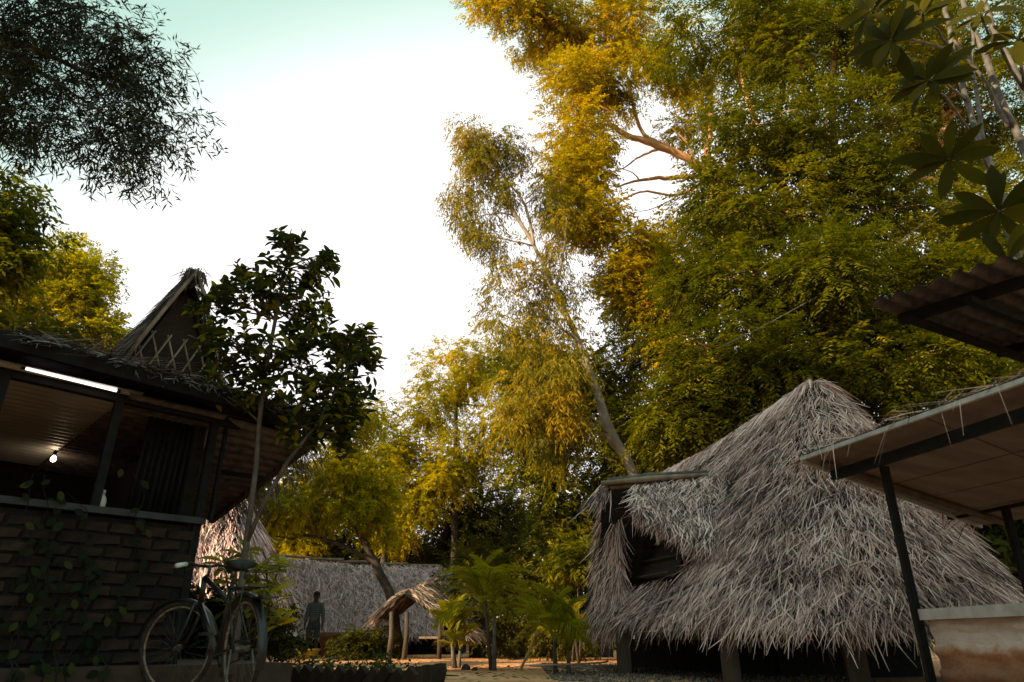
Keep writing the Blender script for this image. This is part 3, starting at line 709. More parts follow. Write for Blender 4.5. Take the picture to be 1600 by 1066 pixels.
def sill_bottle():
    p = bp(-0.80, -0.09, 1.424)
    MB().lathe(p, [(0.035, 0), (0.042, 0.01), (0.042, 0.07), (0.03, 0.10), (0.014, 0.115), (0.013, 0.135), (0.018, 0.14), (0.018, 0.165)], 16)
    t = thing('bottle', 'small pale bottle standing on the sill of the brick shelter', 'bottle', tuple(p))
    MB().lathe(p, [(0.030, 0), (0.038, 0.01), (0.040, 0.05), (0.036, 0.085), (0.02, 0.115), (0.014, 0.125)], 16).build('body', GLASS_PALE, t)
    MB().lathe(p + np.array((0, 0, 0.126)), [(0.017, 0), (0.017, 0.03), (0.014, 0.034)], 12).build('cap', CAPSTONE, t)
sill_bottle()

# ================================================================== RIGHT SHELTER, LOW WALL, AWNING
def right_shelter():
    rng = np.random.default_rng(8)
    K = np.array((2.46, 5.68, 1.79)); M = K + 1.9 * np.array((0.57, -1.89, 0.0)); Lc = np.array((4.33, 6.42, 1.36)); Nc = M + (Lc - K)
    root = thing('open_shelter', 'low shelter roof on black posts with boarded soffit and straw on top', 'shelter', (2.9, 5.2, -0.03))
    ax = nrm(M - K); sl = nrm(Lc - K); up = nrm(np.cross(sl, ax)); up = up if up[2] > 0 else -up
    # soffit boards with dark joints
    nb = 5
    for i in range(nb):
        for j in range(3):
            f0, f1 = i / nb + 0.004, (i + 1) / nb - 0.004; g0, g1 = j / 3 + 0.002, (j + 1) / 3 - 0.002
            q = [K + (M - K) * g + (Lc - K) * f for f, g in ((f0, g0), (f1, g0), (f1, g1), (f0, g1))]
            MB().add(q + [p + up * 0.012 for p in q], [(0, 1, 2, 3), (7, 6, 5, 4), (0, 4, 5, 1), (1, 5, 6, 2), (2, 6, 7, 3), (3, 7, 4, 0)]).build('soffit_board', SOFFIT, root)
    q = [p + up * 0.014 for p in (K, M, Nc, Lc)]
    MB().add(q + [p + up * 0.035 for p in q], [(0, 1, 2, 3), (7, 6, 5, 4), (0, 4, 5, 1), (1, 5, 6, 2), (2, 6, 7, 3), (3, 7, 4, 0)]).build('roof_slab', STEEL_DARK, root)
    MB().beam(K + up * 0.01 - sl * 0.012 - ax * 0.02, M + up * 0.01 - sl * 0.012, 0.02, 0.035, up).build('fascia', FASCIA, root)
    MB().beam(K + up * 0.0 - ax * 0.022, Lc - ax * 0.022, 0.02, 0.04, up).build('fascia', FASCIA, root)
    MB().tube([K + sl * 0.10 + ax * 0.12 - up * 0.03, Lc + ax * 0.25 - up * 0.03], 0.03, 8).build('purlin', BARK_DARK, root)
    b0, b1 = np.array((2.66, 5.62, 1.645)), np.array((3.42, 2.6, 1.64)); MB().beam(b0, b1, 0.05, 0.075).build('beam', STEEL_DARK, root)
    c0, c1 = np.array((4.03, 6.42, 1.44)), np.array((4.75, 3.4, 1.44)); MB().beam(c0, c1, 0.05, 0.06).build('beam', STEEL_DARK, root)
    p = at(1388, 735, 5.2); x1 = 2.862
    MB().beam((x1, 5.2, -0.06), (x1, 5.2, 1.62), 0.05, 0.05, (0, 1, 0)).build('post', STEEL_DARK, root)
    MB().beam((3.38, 2.75, -0.06), (3.38, 2.75, 1.62), 0.05, 0.05, (0, 1, 0)).build('post', STEEL_DARK, root)
    for y in (5.85, 3.6): 
        x = 4.03 + (6.42 - y) * 0.2384; MB().beam((x, y, -0.06), (x, y, 1.42), 0.05, 0.05, (0, 1, 0)).build('post', STEEL_DARK, root)
    # straw on the top, some of it hanging over the edge
    VV = []; FF = []; RR = []; nv = 0
    def put(a):
        nonlocal nv
        VV.append(a[0]); FF.append(a[1] + nv); RR.append(a[2]); nv += len(a[0])
    n = 1800; P = K + (M - K) * rng.random((n, 1)) + (Lc - K) * (0.02 + 0.3 * rng.random((n, 1)) ** 1.5) + up * 0.055
    D0 = rng.choice((-1.0, 1.0), (n, 1)) * ax + rng.normal(size=(n, 3)) * 0.25; D0 -= up * (D0 @ up)[:, None]
    put(strands(rng, P, D0, np.tile(up, (n, 1)), 0.15, 0.45, 0.003, 0.009, 0.3, 0.03, 0.03, 0.03))
    n = 30; P = K + (M - K) * np.sort(rng.random((n, 1)) * 0.55 + 0.02, axis=0) + up * 0.08
    put(strands(rng, P, np.tile(-sl * 0.7 + np.array((0, 0, -0.35)), (n, 1)) + rng.normal(size=(n, 3)) * 0.3, np.tile(up, (n, 1)), 0.12, 0.32, 0.004, 0.009, 0.4, 0.2, 0.9, 0.02))
    n = 300; P = K + (Lc - K) * rng.random((n, 1)) - ax * 0.05 + up * 0.03
    put(strands(rng, P, np.tile(-ax * 0.8, (n, 1)) + rng.normal(size=(n, 3)) * 0.3, np.tile(up, (n, 1)), 0.1, 0.3, 0.004, 0.010, 0.4, 0.1, 0.4, 0.02))
    obj_fast('loose_straw', np.concatenate(VV), np.concatenate(FF), THATCH, root, np.concatenate(RR), kind='stuff')
right_shelter()

def low_wall():
    rng = np.random.default_rng(3)
    a = np.array((2.92, 5.16)); b = np.array((3.22, 2.4)); d = nrm(b - a); nrmv = np.array((d[1], -d[0]))
    if nrmv[0] > 0: nrmv = -nrmv
    root = thing('low_wall', 'low rough red earth wall with a grey cement cap', 'wall', (a[0], a[1], -0.03))
    nu, nz = 70, 26; L = np.linalg.norm(b - a); V = []; 
    T = 0.24
    for k in range(nz):
        z = -0.05 + 0.575 * k / (nz - 1)
        for i in range(nu):
            s = L * i / (nu - 1)
            bump = 0.012 * math.sin(s * 9 + z * 20) * math.sin(z * 31 + s * 4) + 0.016 * rng.random() + 0.014 * math.sin(z * 42)
            p = a + d * s + nrmv * (bump - 0.01); V.append((p[0], p[1], z))
    F = [(k * nu + i, k * nu + i + 1, (k + 1) * nu + i + 1, (k + 1) * nu + i) for k in range(nz - 1) for i in range(nu - 1)]
    mb = MB(); mb.add(V, F, True)
    c = (a + b) / 2 - nrmv * (T / 2 + 0.01)
    mb.box((c[0], c[1], 0.2375), (L, T, 0.575), ((*d, 0), (*-nrmv, 0), (0, 0, 1)))
    mb.build('wall_face', EARTH, root)
    c = (a + b) / 2 - nrmv * (T / 2 - 0.015)
    MB().box((c[0], c[1], 0.562), (L + 0.06, T + 0.08, 0.07), ((*d, 0), (*-nrmv, 0), (0, 0, 1))).build('cap', CAPSTONE, root)
low_wall()

def awning():
    P1 = np.array((2.56, 4.40, 2.62)); P2 = np.array((5.4, 6.0, 2.62)); dn = np.array((0.5, -0.75, -0.05))
    root = thing('rusty_awning', 'dark rusty corrugated awning high above the shelter roof', 'awning', (P1[0] + 1.5, P1[1], 2.6))
    corrugated(P1, P2, P2 + dn, P1 + dn, 7, 0.022).build('sheet', SHEET_OLD, root)
    for f in (0.10, 0.5, 0.9):
        a = P1 + (P2 - P1) * f; MB().beam(a + dn * 0.02 - np.array((0, 0, 0.06)), a + dn - np.array((0, 0, 0.06)), 0.05, 0.07).build('rafter', STEEL_DARK, root)
    for f in (0.16, 0.6):
        a = P1 + dn * f - np.array((0, 0, 0.12)); MB().beam(a + (P2 - P1) * 0.06, a + (P2 - P1), 0.05, 0.05).build('purlin', STEEL_DARK, root)
    for q in (P2 + dn * 0.2, P2 + dn * 0.95): MB().beam((q[0] - 0.1, q[1] - 0.1, -0.06), (q[0] - 0.1, q[1] - 0.1, q[2] - 0.1), 0.07, 0.07, (0, 1, 0)).build('post', STEEL_DARK, root)
awning()

# ================================================================== FAR HUTS
def thatch_quads(root, rng, quads, mat, name='roof_thatch', **kw):
    VV = []; FF = []; RR = []; nv = 0
    for quad, n in quads:
        P, T, N = quad_points(rng, n, *quad); a = strands(rng, P, T, N, **kw)
        VV.append(a[0]); FF.append(a[1] + nv); RR.append(a[2]); nv += len(a[0])
    return obj_fast(name, np.concatenate(VV), np.concatenate(FF), mat, root, np.concatenate(RR), kind='stuff')
def quads_base(root, quads, name='roof_base'):
    mb = MB()
    for (A, B, C, D), n in quads:
        dz = np.array((0, 0, -0.05)); mb.add([np.asarray(p) + dz for p in (A, B, C, D)], [(3, 2, 1, 0)])
    return mb.build(name, UNDER, root)
THATCH_OLD_L = None
def far_hut():
    rng = np.random.default_rng(21)
    root = thing('long_thatched_hut', 'long low thatched hut with pale straw roof behind the standing man', 'hut', (-5, 25, -0.03))
    R0, Rm, R1 = np.array((-8.3, 24.6, 3.02)), np.array((-5.6, 25.2, 2.80)), np.array((-2.55, 26.0, 2.80))
    E0, Em, E1 = np.array((-7.35, 22.7, 0.62)), np.array((-4.6, 23.1, 0.62)), np.array((-1.7, 23.8, 0.62))
    H1 = np.array((-0.7, 26.3, 0.75)); H0 = np.array((-9.4, 24.3, 0.8)); Bk0 = np.array((-8.4, 27, 0.7)); Bk1 = np.array((-2.0, 28, 0.7))
    quads = [((R0, Rm, Em, E0), 14000), ((Rm, R1, E1, Em), 14000), ((R1, R1 + np.array((0.1, 0.1, 0)), H1, E1), 3800), ((R0, R0 + np.array((-0.05, 0.05, 0)), H0, E0), 1500), ((R1, R0, Bk0, Bk1), 800)]
    quads_base(root, quads)
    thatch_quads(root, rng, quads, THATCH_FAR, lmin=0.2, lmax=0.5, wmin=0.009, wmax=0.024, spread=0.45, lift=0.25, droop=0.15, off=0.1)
    for f in np.linspace(0, 0.95, 6):
        a = R0 + (R1 - R0) * f + np.array((0, 0, 0.05 - 0.2 * math.sin(math.pi * f) * 0.4)); b = R0 + (R1 - R0) * min(1, f + 0.22) + np.array((0, 0, 0.06))
        MB().tube([a, (a + b) / 2 + np.array((0, -0.04, 0)), b], 0.05, 6).build('ridge_bundle', BAMBOO, root)
    MB().box((-5.1, 25.1, 0.55), (7.0, 2.2, 1.1)).build('wall', MORTAR, root)
    for x, y in ((-6.8, 23.2), (-5.0, 23.4), (-3.4, 23.6), (-2.0, 24.1), (-1.2, 26.0)): MB().tube([(x, y, -0.06), (x, y, 0.9)], 0.07, 7).build('post', WOOD_POST, root)
    # porch in front
    pr = thing('thatched_porch', 'small thatched porch roof on crooked wooden posts before the long hut', 'porch', (-2.6, 18.6, -0.03))
    a0, a1 = np.array((-2.65, 17.8, 1.48)), np.array((-1.7, 21.0, 2.25)); l0, l1 = np.array((-3.28, 18.0, 0.93)), np.array((-3.4, 21.0, 0.95)); r0, r1 = np.array((-1.25, 17.4, 0.60)), np.array((-0.35, 20.8, 0.62))
    bk = np.array((-2.0, 21.6, 0.7))
    q = [((a0, a1, r1, r0), 4600), ((a1, a0, l0, l1), 2200), ((a1, a1 + np.array((0.02, 0.02, 0)), bk, r1), 400)]
    quads_base(pr, q); thatch_quads(pr, rng, q, THATCH_OLD_L, lmin=0.25, lmax=0.6, wmin=0.010, wmax=0.026, spread=0.42, lift=0.2, droop=0.15, off=0.08)
    for (px, py), tx in (((607, 1030), 0.06), ((631, 1031), 0.10)):
        b, t = at(px, py, 17.2), at(px + 4, 970, 17.3); b[2] = -0.06; t[2] = 1.0
        MB().tube([b, (b + t) / 2 + np.array((0.03, 0, 0)), t], [0.065, 0.055, 0.05], 8).build('post', BARK_DARK, pr)
    for x, y in ((-1.75, 18.1), (-1.1, 20.2)): MB().tube([(x, y, -0.06), (x, y, 0.85)], 0.06, 7).build('post', WOOD_POST, pr)
    MB().beam((-2.3, 18.4, 0.45), (-1.75, 18.4, 0.45), 0.05, 0.05).build('rail', BAMBOO, pr)
THATCH_OLD_L = strand_mat('thatch_porch', [(0.0, (0.06, 0.045, 0.038)), (0.45, (0.28, 0.21, 0.18)), (1.0, (0.66, 0.52, 0.46))])
far_hut()

def white_hut():
    rng = np.random.default_rng(22); Y = 11.5
    c = at(335, 1000, Y)
    root = thing('white_walled_hut', 'white-walled thatched hut seen between the brick shelter and the leafy bush', 'hut', (c[0] - 0.6, Y + 0.6, -0.03))
    a = at(352, 1000, Y)[0] - 0.3
    MB().box((a - 1.3, Y + 0.9, 0.70), (2.6, 1.8, 1.5)).build('wall', WHITE_WALL, root)
    T0, T1 = np.array((a - 2.4, Y + 1.0, 3.0)), np.array((a - 0.3, Y + 1.0, 3.0)); B0, B1 = np.array((a - 2.9, Y - 0.3, 1.25)), np.array((a + 0.45, Y - 0.3, 1.15)); Bb = np.array((a + 0.5, Y + 2.3, 1.2))
    q = [((T0, T1, B1, B0), 2400), ((T1, T1 + np.array((0.02, 0.02, 0)), Bb, B1), 1200)]
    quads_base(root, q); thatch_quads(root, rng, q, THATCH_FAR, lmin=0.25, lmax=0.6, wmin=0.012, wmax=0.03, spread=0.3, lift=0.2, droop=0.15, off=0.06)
white_hut()

# ================================================================== BICYCLE
def bicycle():
    rng = random.Random(4)
    O = np.array((-1.84, 5.15, 0.0)); A = nrm(np.array((-0.66, 0.75, 0))); B = np.array((-A[1], A[0], 0.0)); lean = 0.06
    UP = np.array((0, 0, math.cos(lean))) + B * math.sin(lean)
    W = lambda u, v, z: O + A * u + B * v + UP * z
    root = thing('bicycle', 'old black bicycle with rusty rims leaning by the brick shelter corner', 'bicycle', tuple(O))
    st = math.radians(34); Af = A * math.cos(st) + B * math.sin(st); Bf = np.cross(UP, Af); Bf = Bf / np.linalg.norm(Bf)
    Hd = 0.93
    Wf = lambda u, v, z: W(Hd, 0, 0) + Af * (u - Hd) + Bf * v + UP * z
    def wheel(c, ax, ay):
        w = thing_part('wheel', root)
        MB().torus(c, 0.325, 0.019, (ax, UP), 56, 8).build('tyre', RUBBER, w)
        MB().torus(c, 0.298, 0.010, (ax, UP), 56, 6).build('rim', RIM, w)
        for k in range(28):
            a = 2 * math.pi * k / 28; e = ax * math.cos(a) + UP * math.sin(a); h = ax * math.cos(a + (0.5 if k % 2 else -0.5)) + UP * math.sin(a + (0.5 if k % 2 else -0.5)); n = np.cross(ax, UP)
            MB().tube([c + h * 0.025 + n * (0.025 if k % 4 < 2 else -0.025), c + e * 0.292], 0.0012, 4).build('spoke', CHROME, w)
        n = np.cross(ax, UP); MB().tube([c - n * 0.05, c + n * 0.05], 0.022, 10).build('hub', CHROME, w)
    def thing_part(name, parent):
        o = bpy.data.objects.new(name, None); COL.objects.link(o); o.parent = parent; o.empty_display_size = 0.05; return o
    RIM = solid_mat('rusty_rim', (0.08, 0.045, 0.03), (0.34, 0.25, 0.20), 30, 0.55, 0.2, bump=0.2)
    rc = W(0, 0, 0.344); fc = Wf(1.10, 0, 0.344)
    wheel(rc, A, B); wheel(fc, Af, Bf)
    fr = MB()
    bb = W(0.46, 0, 0.30); seat = W(0.27, 0, 0.80); ht = W(0.885, 0, 0.86); hb = W(0.93, 0, 0.66)
    for a, b, r in ((bb, seat, 0.018), (seat - UP * 0.16, ht, 0.02), (bb, hb, 0.026), (ht, hb, 0.023)): fr.tube([a, b], r, 8)
    for v in (-0.06, 0.06):
        fr.tube([W(0.46, v * 0.5, 0.30), W(0, v, 0.344)], 0.009, 6); fr.tube([W(0.285, v * 0.3, 0.76), W(0, v, 0.344)], 0.008, 6)
    fr.build('frame', PAINT_BLACK, root)
    fk = MB()
    for v in (-0.055, 0.055): fk.tube([Wf(0.945, v, 0.66), Wf(1.0, v, 0.5), Wf(1.06, v, 0.39), Wf(1.10, v, 0.344)], [0.013, 0.012, 0.01, 0.009], 7)
    fk.tube([Wf(0.945, -0.06, 0.665), Wf(0.945, 0.06, 0.665)], 0.014, 7); fk.build('fork', PAINT_BLACK, root)
    hbm = MB(); hbm.tube([Wf(0.89, 0, 0.86), Wf(0.875, 0, 0.95)], 0.012, 8)
    hbm.tube([Wf(0.875, 0, 0.945), Wf(0.93, 0, 0.95)], 0.014, 8)
    hbm.tube([Wf(0.90, -0.32, 0.945), Wf(0.925, -0.18, 0.965), Wf(0.93, -0.08, 0.95), Wf(0.93, 0.08, 0.95), Wf(0.925, 0.18, 0.965), Wf(0.90, 0.32, 0.945)], 0.0125, 8)
    for s in (-1, 1): hbm.tube([Wf(0.93, 0.19 * s, 0.955), Wf(0.985, 0.24 * s, 0.94), Wf(0.985, 0.30 * s, 0.925)], 0.006, 6)
    ho = hbm.build('handlebar', PAINT_BLACK, root)
    for s in (-1, 1): MB().tube([Wf(0.905, 0.25 * s, 0.953), Wf(0.89, 0.37 * s, 0.937)], 0.018, 8).build('grip', GRIP if s > 0 else RUBBER, ho)
    # brake cable loop
    MB().tube([Wf(0.74, 0.24, 0.95), Wf(0.9, 0.3, 0.9), Wf(0.96, 0.15, 0.82), Wf(0.96, 0.02, 0.74)], 0.004, 5).build('cable', RUBBER, root)
    # saddle
    sd = MB(); sc = W(0.22, 0, 0.90); prof = [(-0.13, 0.02, 0.0), (-0.12, 0.10, 0.015), (-0.06, 0.115, 0.02), (0.02, 0.07, 0.012), (0.10, 0.03, 0.01), (0.16, 0.022, 0.005), (0.175, 0.006, 0)]
    vs = []; K = 10
    for u, w, dz in prof:
        for j in range(K):
            a = 2 * math.pi * j / K; zz = math.sin(a); vs.append(sc + A * u + B * w * math.cos(a) + UP * (dz + (0.022 if zz > 0 else 0.05) * zz))
    fs = [(i * K + j, i * K + (j + 1) % K, (i + 1) * K + (j + 1) % K, (i + 1) * K + j) for i in range(len(prof) - 1) for j in range(K)] + [tuple(range(K - 1, -1, -1)), tuple((len(prof) - 1) * K + j for j in range(K))]
    sd.add(vs, fs, True); so = sd.build('saddle', LEATHER, root)
    for v in (-0.05, 0.05): MB().tube([sc + A * -0.08 + B * v - UP * 0.04, sc + A * -0.05 + B * v - UP * 0.085], 0.018, 8).build('saddle_spring', CHROME, so)
    MB().tube([seat - UP * 0.02, W(0.235, 0, 0.87)], 0.012, 8).build('seat_post', CHROME, root)
    # mudguards
    def guard(c, ax, a0, a1):
        vs = []; n = 22; nv_ = np.cross(ax, UP)
        for i in range(n):
            a = a0 + (a1 - a0) * i / (n - 1); e = ax * math.cos(a) + UP * math.sin(a)
            for v, r in ((-0.032, 0.352), (-0.022, 0.366), (0.022, 0.366), (0.032, 0.352)): vs.append(c + e * r + nv_ * v)
        MB().add(vs, [(i * 4 + j, i * 4 + j + 1, i * 4 + j + 5, i * 4 + j + 4) for i in range(n - 1) for j in range(3)], True).build('mudguard', PAINT_BLACK, root)
    guard(rc, A, math.radians(40), math.radians(200)); guard(fc, Af, math.radians(10), math.radians(165))
    MB().box(W(-0.30, 0, 0.66), (0.24, 0.11, 0.012), (A, B, UP)).build('mud_flap', PAINT_BLACK, root)
    # carrier
    ca = MB()
    for v in (-0.06, 0.0, 0.06): ca.tube([W(0.20, v, 0.735), W(-0.22, v, 0.735)], 0.006, 6)
    for u in (0.18, -0.02, -0.2): ca.tube([W(u, -0.06, 0.735), W(u, 0.06, 0.735)], 0.005, 5)
    for v in (-0.075, 0.075): ca.tube([W(-0.12, v, 0.735), W(0, v, 0.345)], 0.006, 5)
    ca.build('carrier', PAINT_BLACK, root)
    # chain case, crank, pedals
    cc = MB(); nn = B * -0.05
    cc.torus(bb + nn, 0.085, 0.012, (A, UP), 24, 6); cc.tube([bb + nn + UP * 0.085, rc + nn + UP * 0.045], 0.014, 6); cc.tube([bb + nn - UP * 0.085, rc + nn - UP * 0.04], 0.010, 6)
    cc.build('chain_case', PAINT_BLACK, root)
    for s, a in ((-1, -1.0), (1, 2.14)):
        e = A * math.cos(a) + UP * math.sin(a); c0 = bb + B * 0.07 * s; c1 = c0 + e * 0.165
        cr = MB().tube([c0, c1], [0.011, 0.008], 7).build('crank', CHROME, root)
        MB().box(c1 + B * 0.05 * s, (0.07, 0.085, 0.022), (A, B, UP)).build('pedal', RUBBER, cr)
    # stand
    sb = MB()
    for v in (-0.09, 0.09): sb.tube([W(0.0, v * 0.8, 0.34), W(-0.05, v * 1.3, 0.0)], 0.009, 6)
    sb.tube([W(-0.05, -0.117, 0.005), W(-0.05, 0.117, 0.005)], 0.008, 6); sb.build('stand', CHROME, root)
bicycle()

# ================================================================== THE STANDING MAN
def skin_surface(verts, edges, radii, root_i=0, sub=2):
    me = bpy.data.meshes.new('tmp'); me.from_pydata([tuple(v) for v in verts], edges, []); ob = bpy.data.objects.new('tmp', me); COL.objects.link(ob)
    ob.modifiers.new('skin', 'SKIN'); sm = ob.modifiers.new('sub', 'SUBSURF'); sm.levels = sub; sm.render_levels = sub
    for i, r in enumerate(radii): me.skin_vertices[0].data[i].radius = r if hasattr(r, '__len__') else (r, r); me.skin_vertices[0].data[i].use_root = (i == root_i)
    dg = bpy.context.evaluated_depsgraph_get(); out = bpy.data.meshes.new_from_object(ob.evaluated_get(dg))
    bpy.data.objects.remove(ob); bpy.data.meshes.remove(me)
    for p in out.polygons: p.use_smooth = True
    return out
def man():
    Y = 21.6; x0 = (488 - 800) / 1164.0 * Y
    root = thing('person', 'person in a dark cap, grey checked shirt and shorts standing before the long hut', 'person', (x0, Y, -0.02))
    V = []; E = []; R = []
    def add(p, r, link=None):
        V.append(p); R.append(r); 
        if link is not None: E.append((link, len(V) - 1))
        return len(V) - 1
    pel = add((0, 0, 0.93), (0.155, 0.11)); wa = add((0, 0, 1.10), (0.15, 0.105), pel); ch = add((0, -0.01, 1.28), (0.17, 0.115), wa); nk0 = add((0, 0, 1.40), (0.10, 0.085), ch)
    nk = add((0.0, -0.01, 1.46), 0.055, nk0); h1 = add((0.0, -0.03, 1.53), (0.07, 0.08), nk); h2 = add((0.0, -0.025, 1.60), (0.078, 0.093), h1); h3 = add((0, -0.015, 1.67), (0.062, 0.075), h2)
    for s in (-1, 1):
        sh = add((0.16 * s, 0, 1.36), 0.07, nk0); el = add((0.235 * s, 0.03, 1.09), 0.048, sh); wr = add((0.255 * s, -0.03, 0.85), 0.034, el); pm = add((0.255 * s, -0.045, 0.78), (0.022, 0.04), wr)
        for k in range(4):
            f = add((0.255 * s, -0.075 + 0.022 * k, 0.74), 0.010, pm); g = add((0.25 * s, -0.078 + 0.022 * k, 0.70 - 0.008 * (1.5 - abs(k - 1.5))), 0.009, f); add((0.24 * s, -0.078 + 0.022 * k, 0.675), 0.008, g)
        th = add((0.245 * s, -0.085, 0.78), 0.011, pm); add((0.24 * s, -0.10, 0.745), 0.009, th)
        hp = add((0.09 * s, 0, 0.86), 0.095, pel); kn = add((0.115 * s, -0.01, 0.48), 0.060, hp); ca = add((0.12 * s, 0.015, 0.32), 0.056, kn); an = add((0.125 * s, 0.01, 0.09), 0.038, ca); fo = add((0.13 * s, -0.07, 0.045), (0.042, 0.03), an); add((0.14 * s, -0.15, 0.035), (0.04, 0.022), fo)
    o = link_mesh('body', skin_surface(V, E, R), SKIN, root)
    # face: nose, brow, ears
    fm = MB(); b = np.array((x0, Y, -0.02))
    fm.tube([b + np.array((0, -0.105, 1.625)), b + np.array((0, -0.135, 1.575)), b + np.array((0, -0.115, 1.565))], [0.010, 0.017, 0.012], 7)
    for s in (-1, 1): fm.tube([b + np.array((0.075 * s, -0.01, 1.56)), b + np.array((0.088 * s, 0.0, 1.60)), b + np.array((0.078 * s, 0.0, 1.63))], [0.01, 0.018, 0.012], 6)
    fm.build('face_features', SKIN, root)
    # shirt
    V = []; E = []; R = []
    a = add((0, 0, 0.86), (0.185, 0.135)); b1 = add((0, 0, 1.0), (0.172, 0.125), a); c = add((0, -0.005, 1.26), (0.19, 0.132), b1); d = add((0, 0, 1.40), (0.125, 0.10), c); add((0, -0.01, 1.455), (0.072, 0.07), d)
    for s in (-1, 1):
        p = add((0.17 * s, 0, 1.36), 0.09, d); q = add((0.242 * s, 0.03, 1.09), 0.068, p); add((0.258 * s, -0.02, 0.90), 0.058, q)
    link_mesh('shirt', skin_surface(V, E, R), SHIRT, root)
    V = []; E = []; R = []
    a = add((0, 0, 0.95), (0.165, 0.12)); b2 = add((0, 0, 0.88), (0.17, 0.122), a)
    for s in (-1, 1):
        p = add((0.095 * s, 0, 0.78), 0.112, b2); q = add((0.115 * s, -0.005, 0.55), 0.098, p); add((0.12 * s, -0.005, 0.46), 0.096, q)
    link_mesh('shorts', skin_surface(V, E, R), CLOTH_GREY, root)
    base = np.array((x0, Y, -0.02))
    cp = MB().lathe(base + np.array((0, -0.012, 1.625)), [(0.098, 0), (0.100, 0.03), (0.094, 0.07), (0.07, 0.105), (0.03, 0.122), (0.004, 0.126)], 16)
    cp.add([base + np.array(p) for p in ((-0.08, -0.09, 1.635), (0.08, -0.09, 1.635), (0.06, -0.18, 1.615), (-0.06, -0.18, 1.615), (-0.08, -0.09, 1.645), (0.08, -0.09, 1.645), (0.06, -0.18, 1.623), (-0.06, -0.18, 1.623))], [(3, 2, 1, 0), (4, 5, 6, 7), (0, 1, 5, 4), (1, 2, 6, 5), (2, 3, 7, 6), (3, 0, 4, 7)])
    cp.build('cap', CAP_DARK, root)
man()

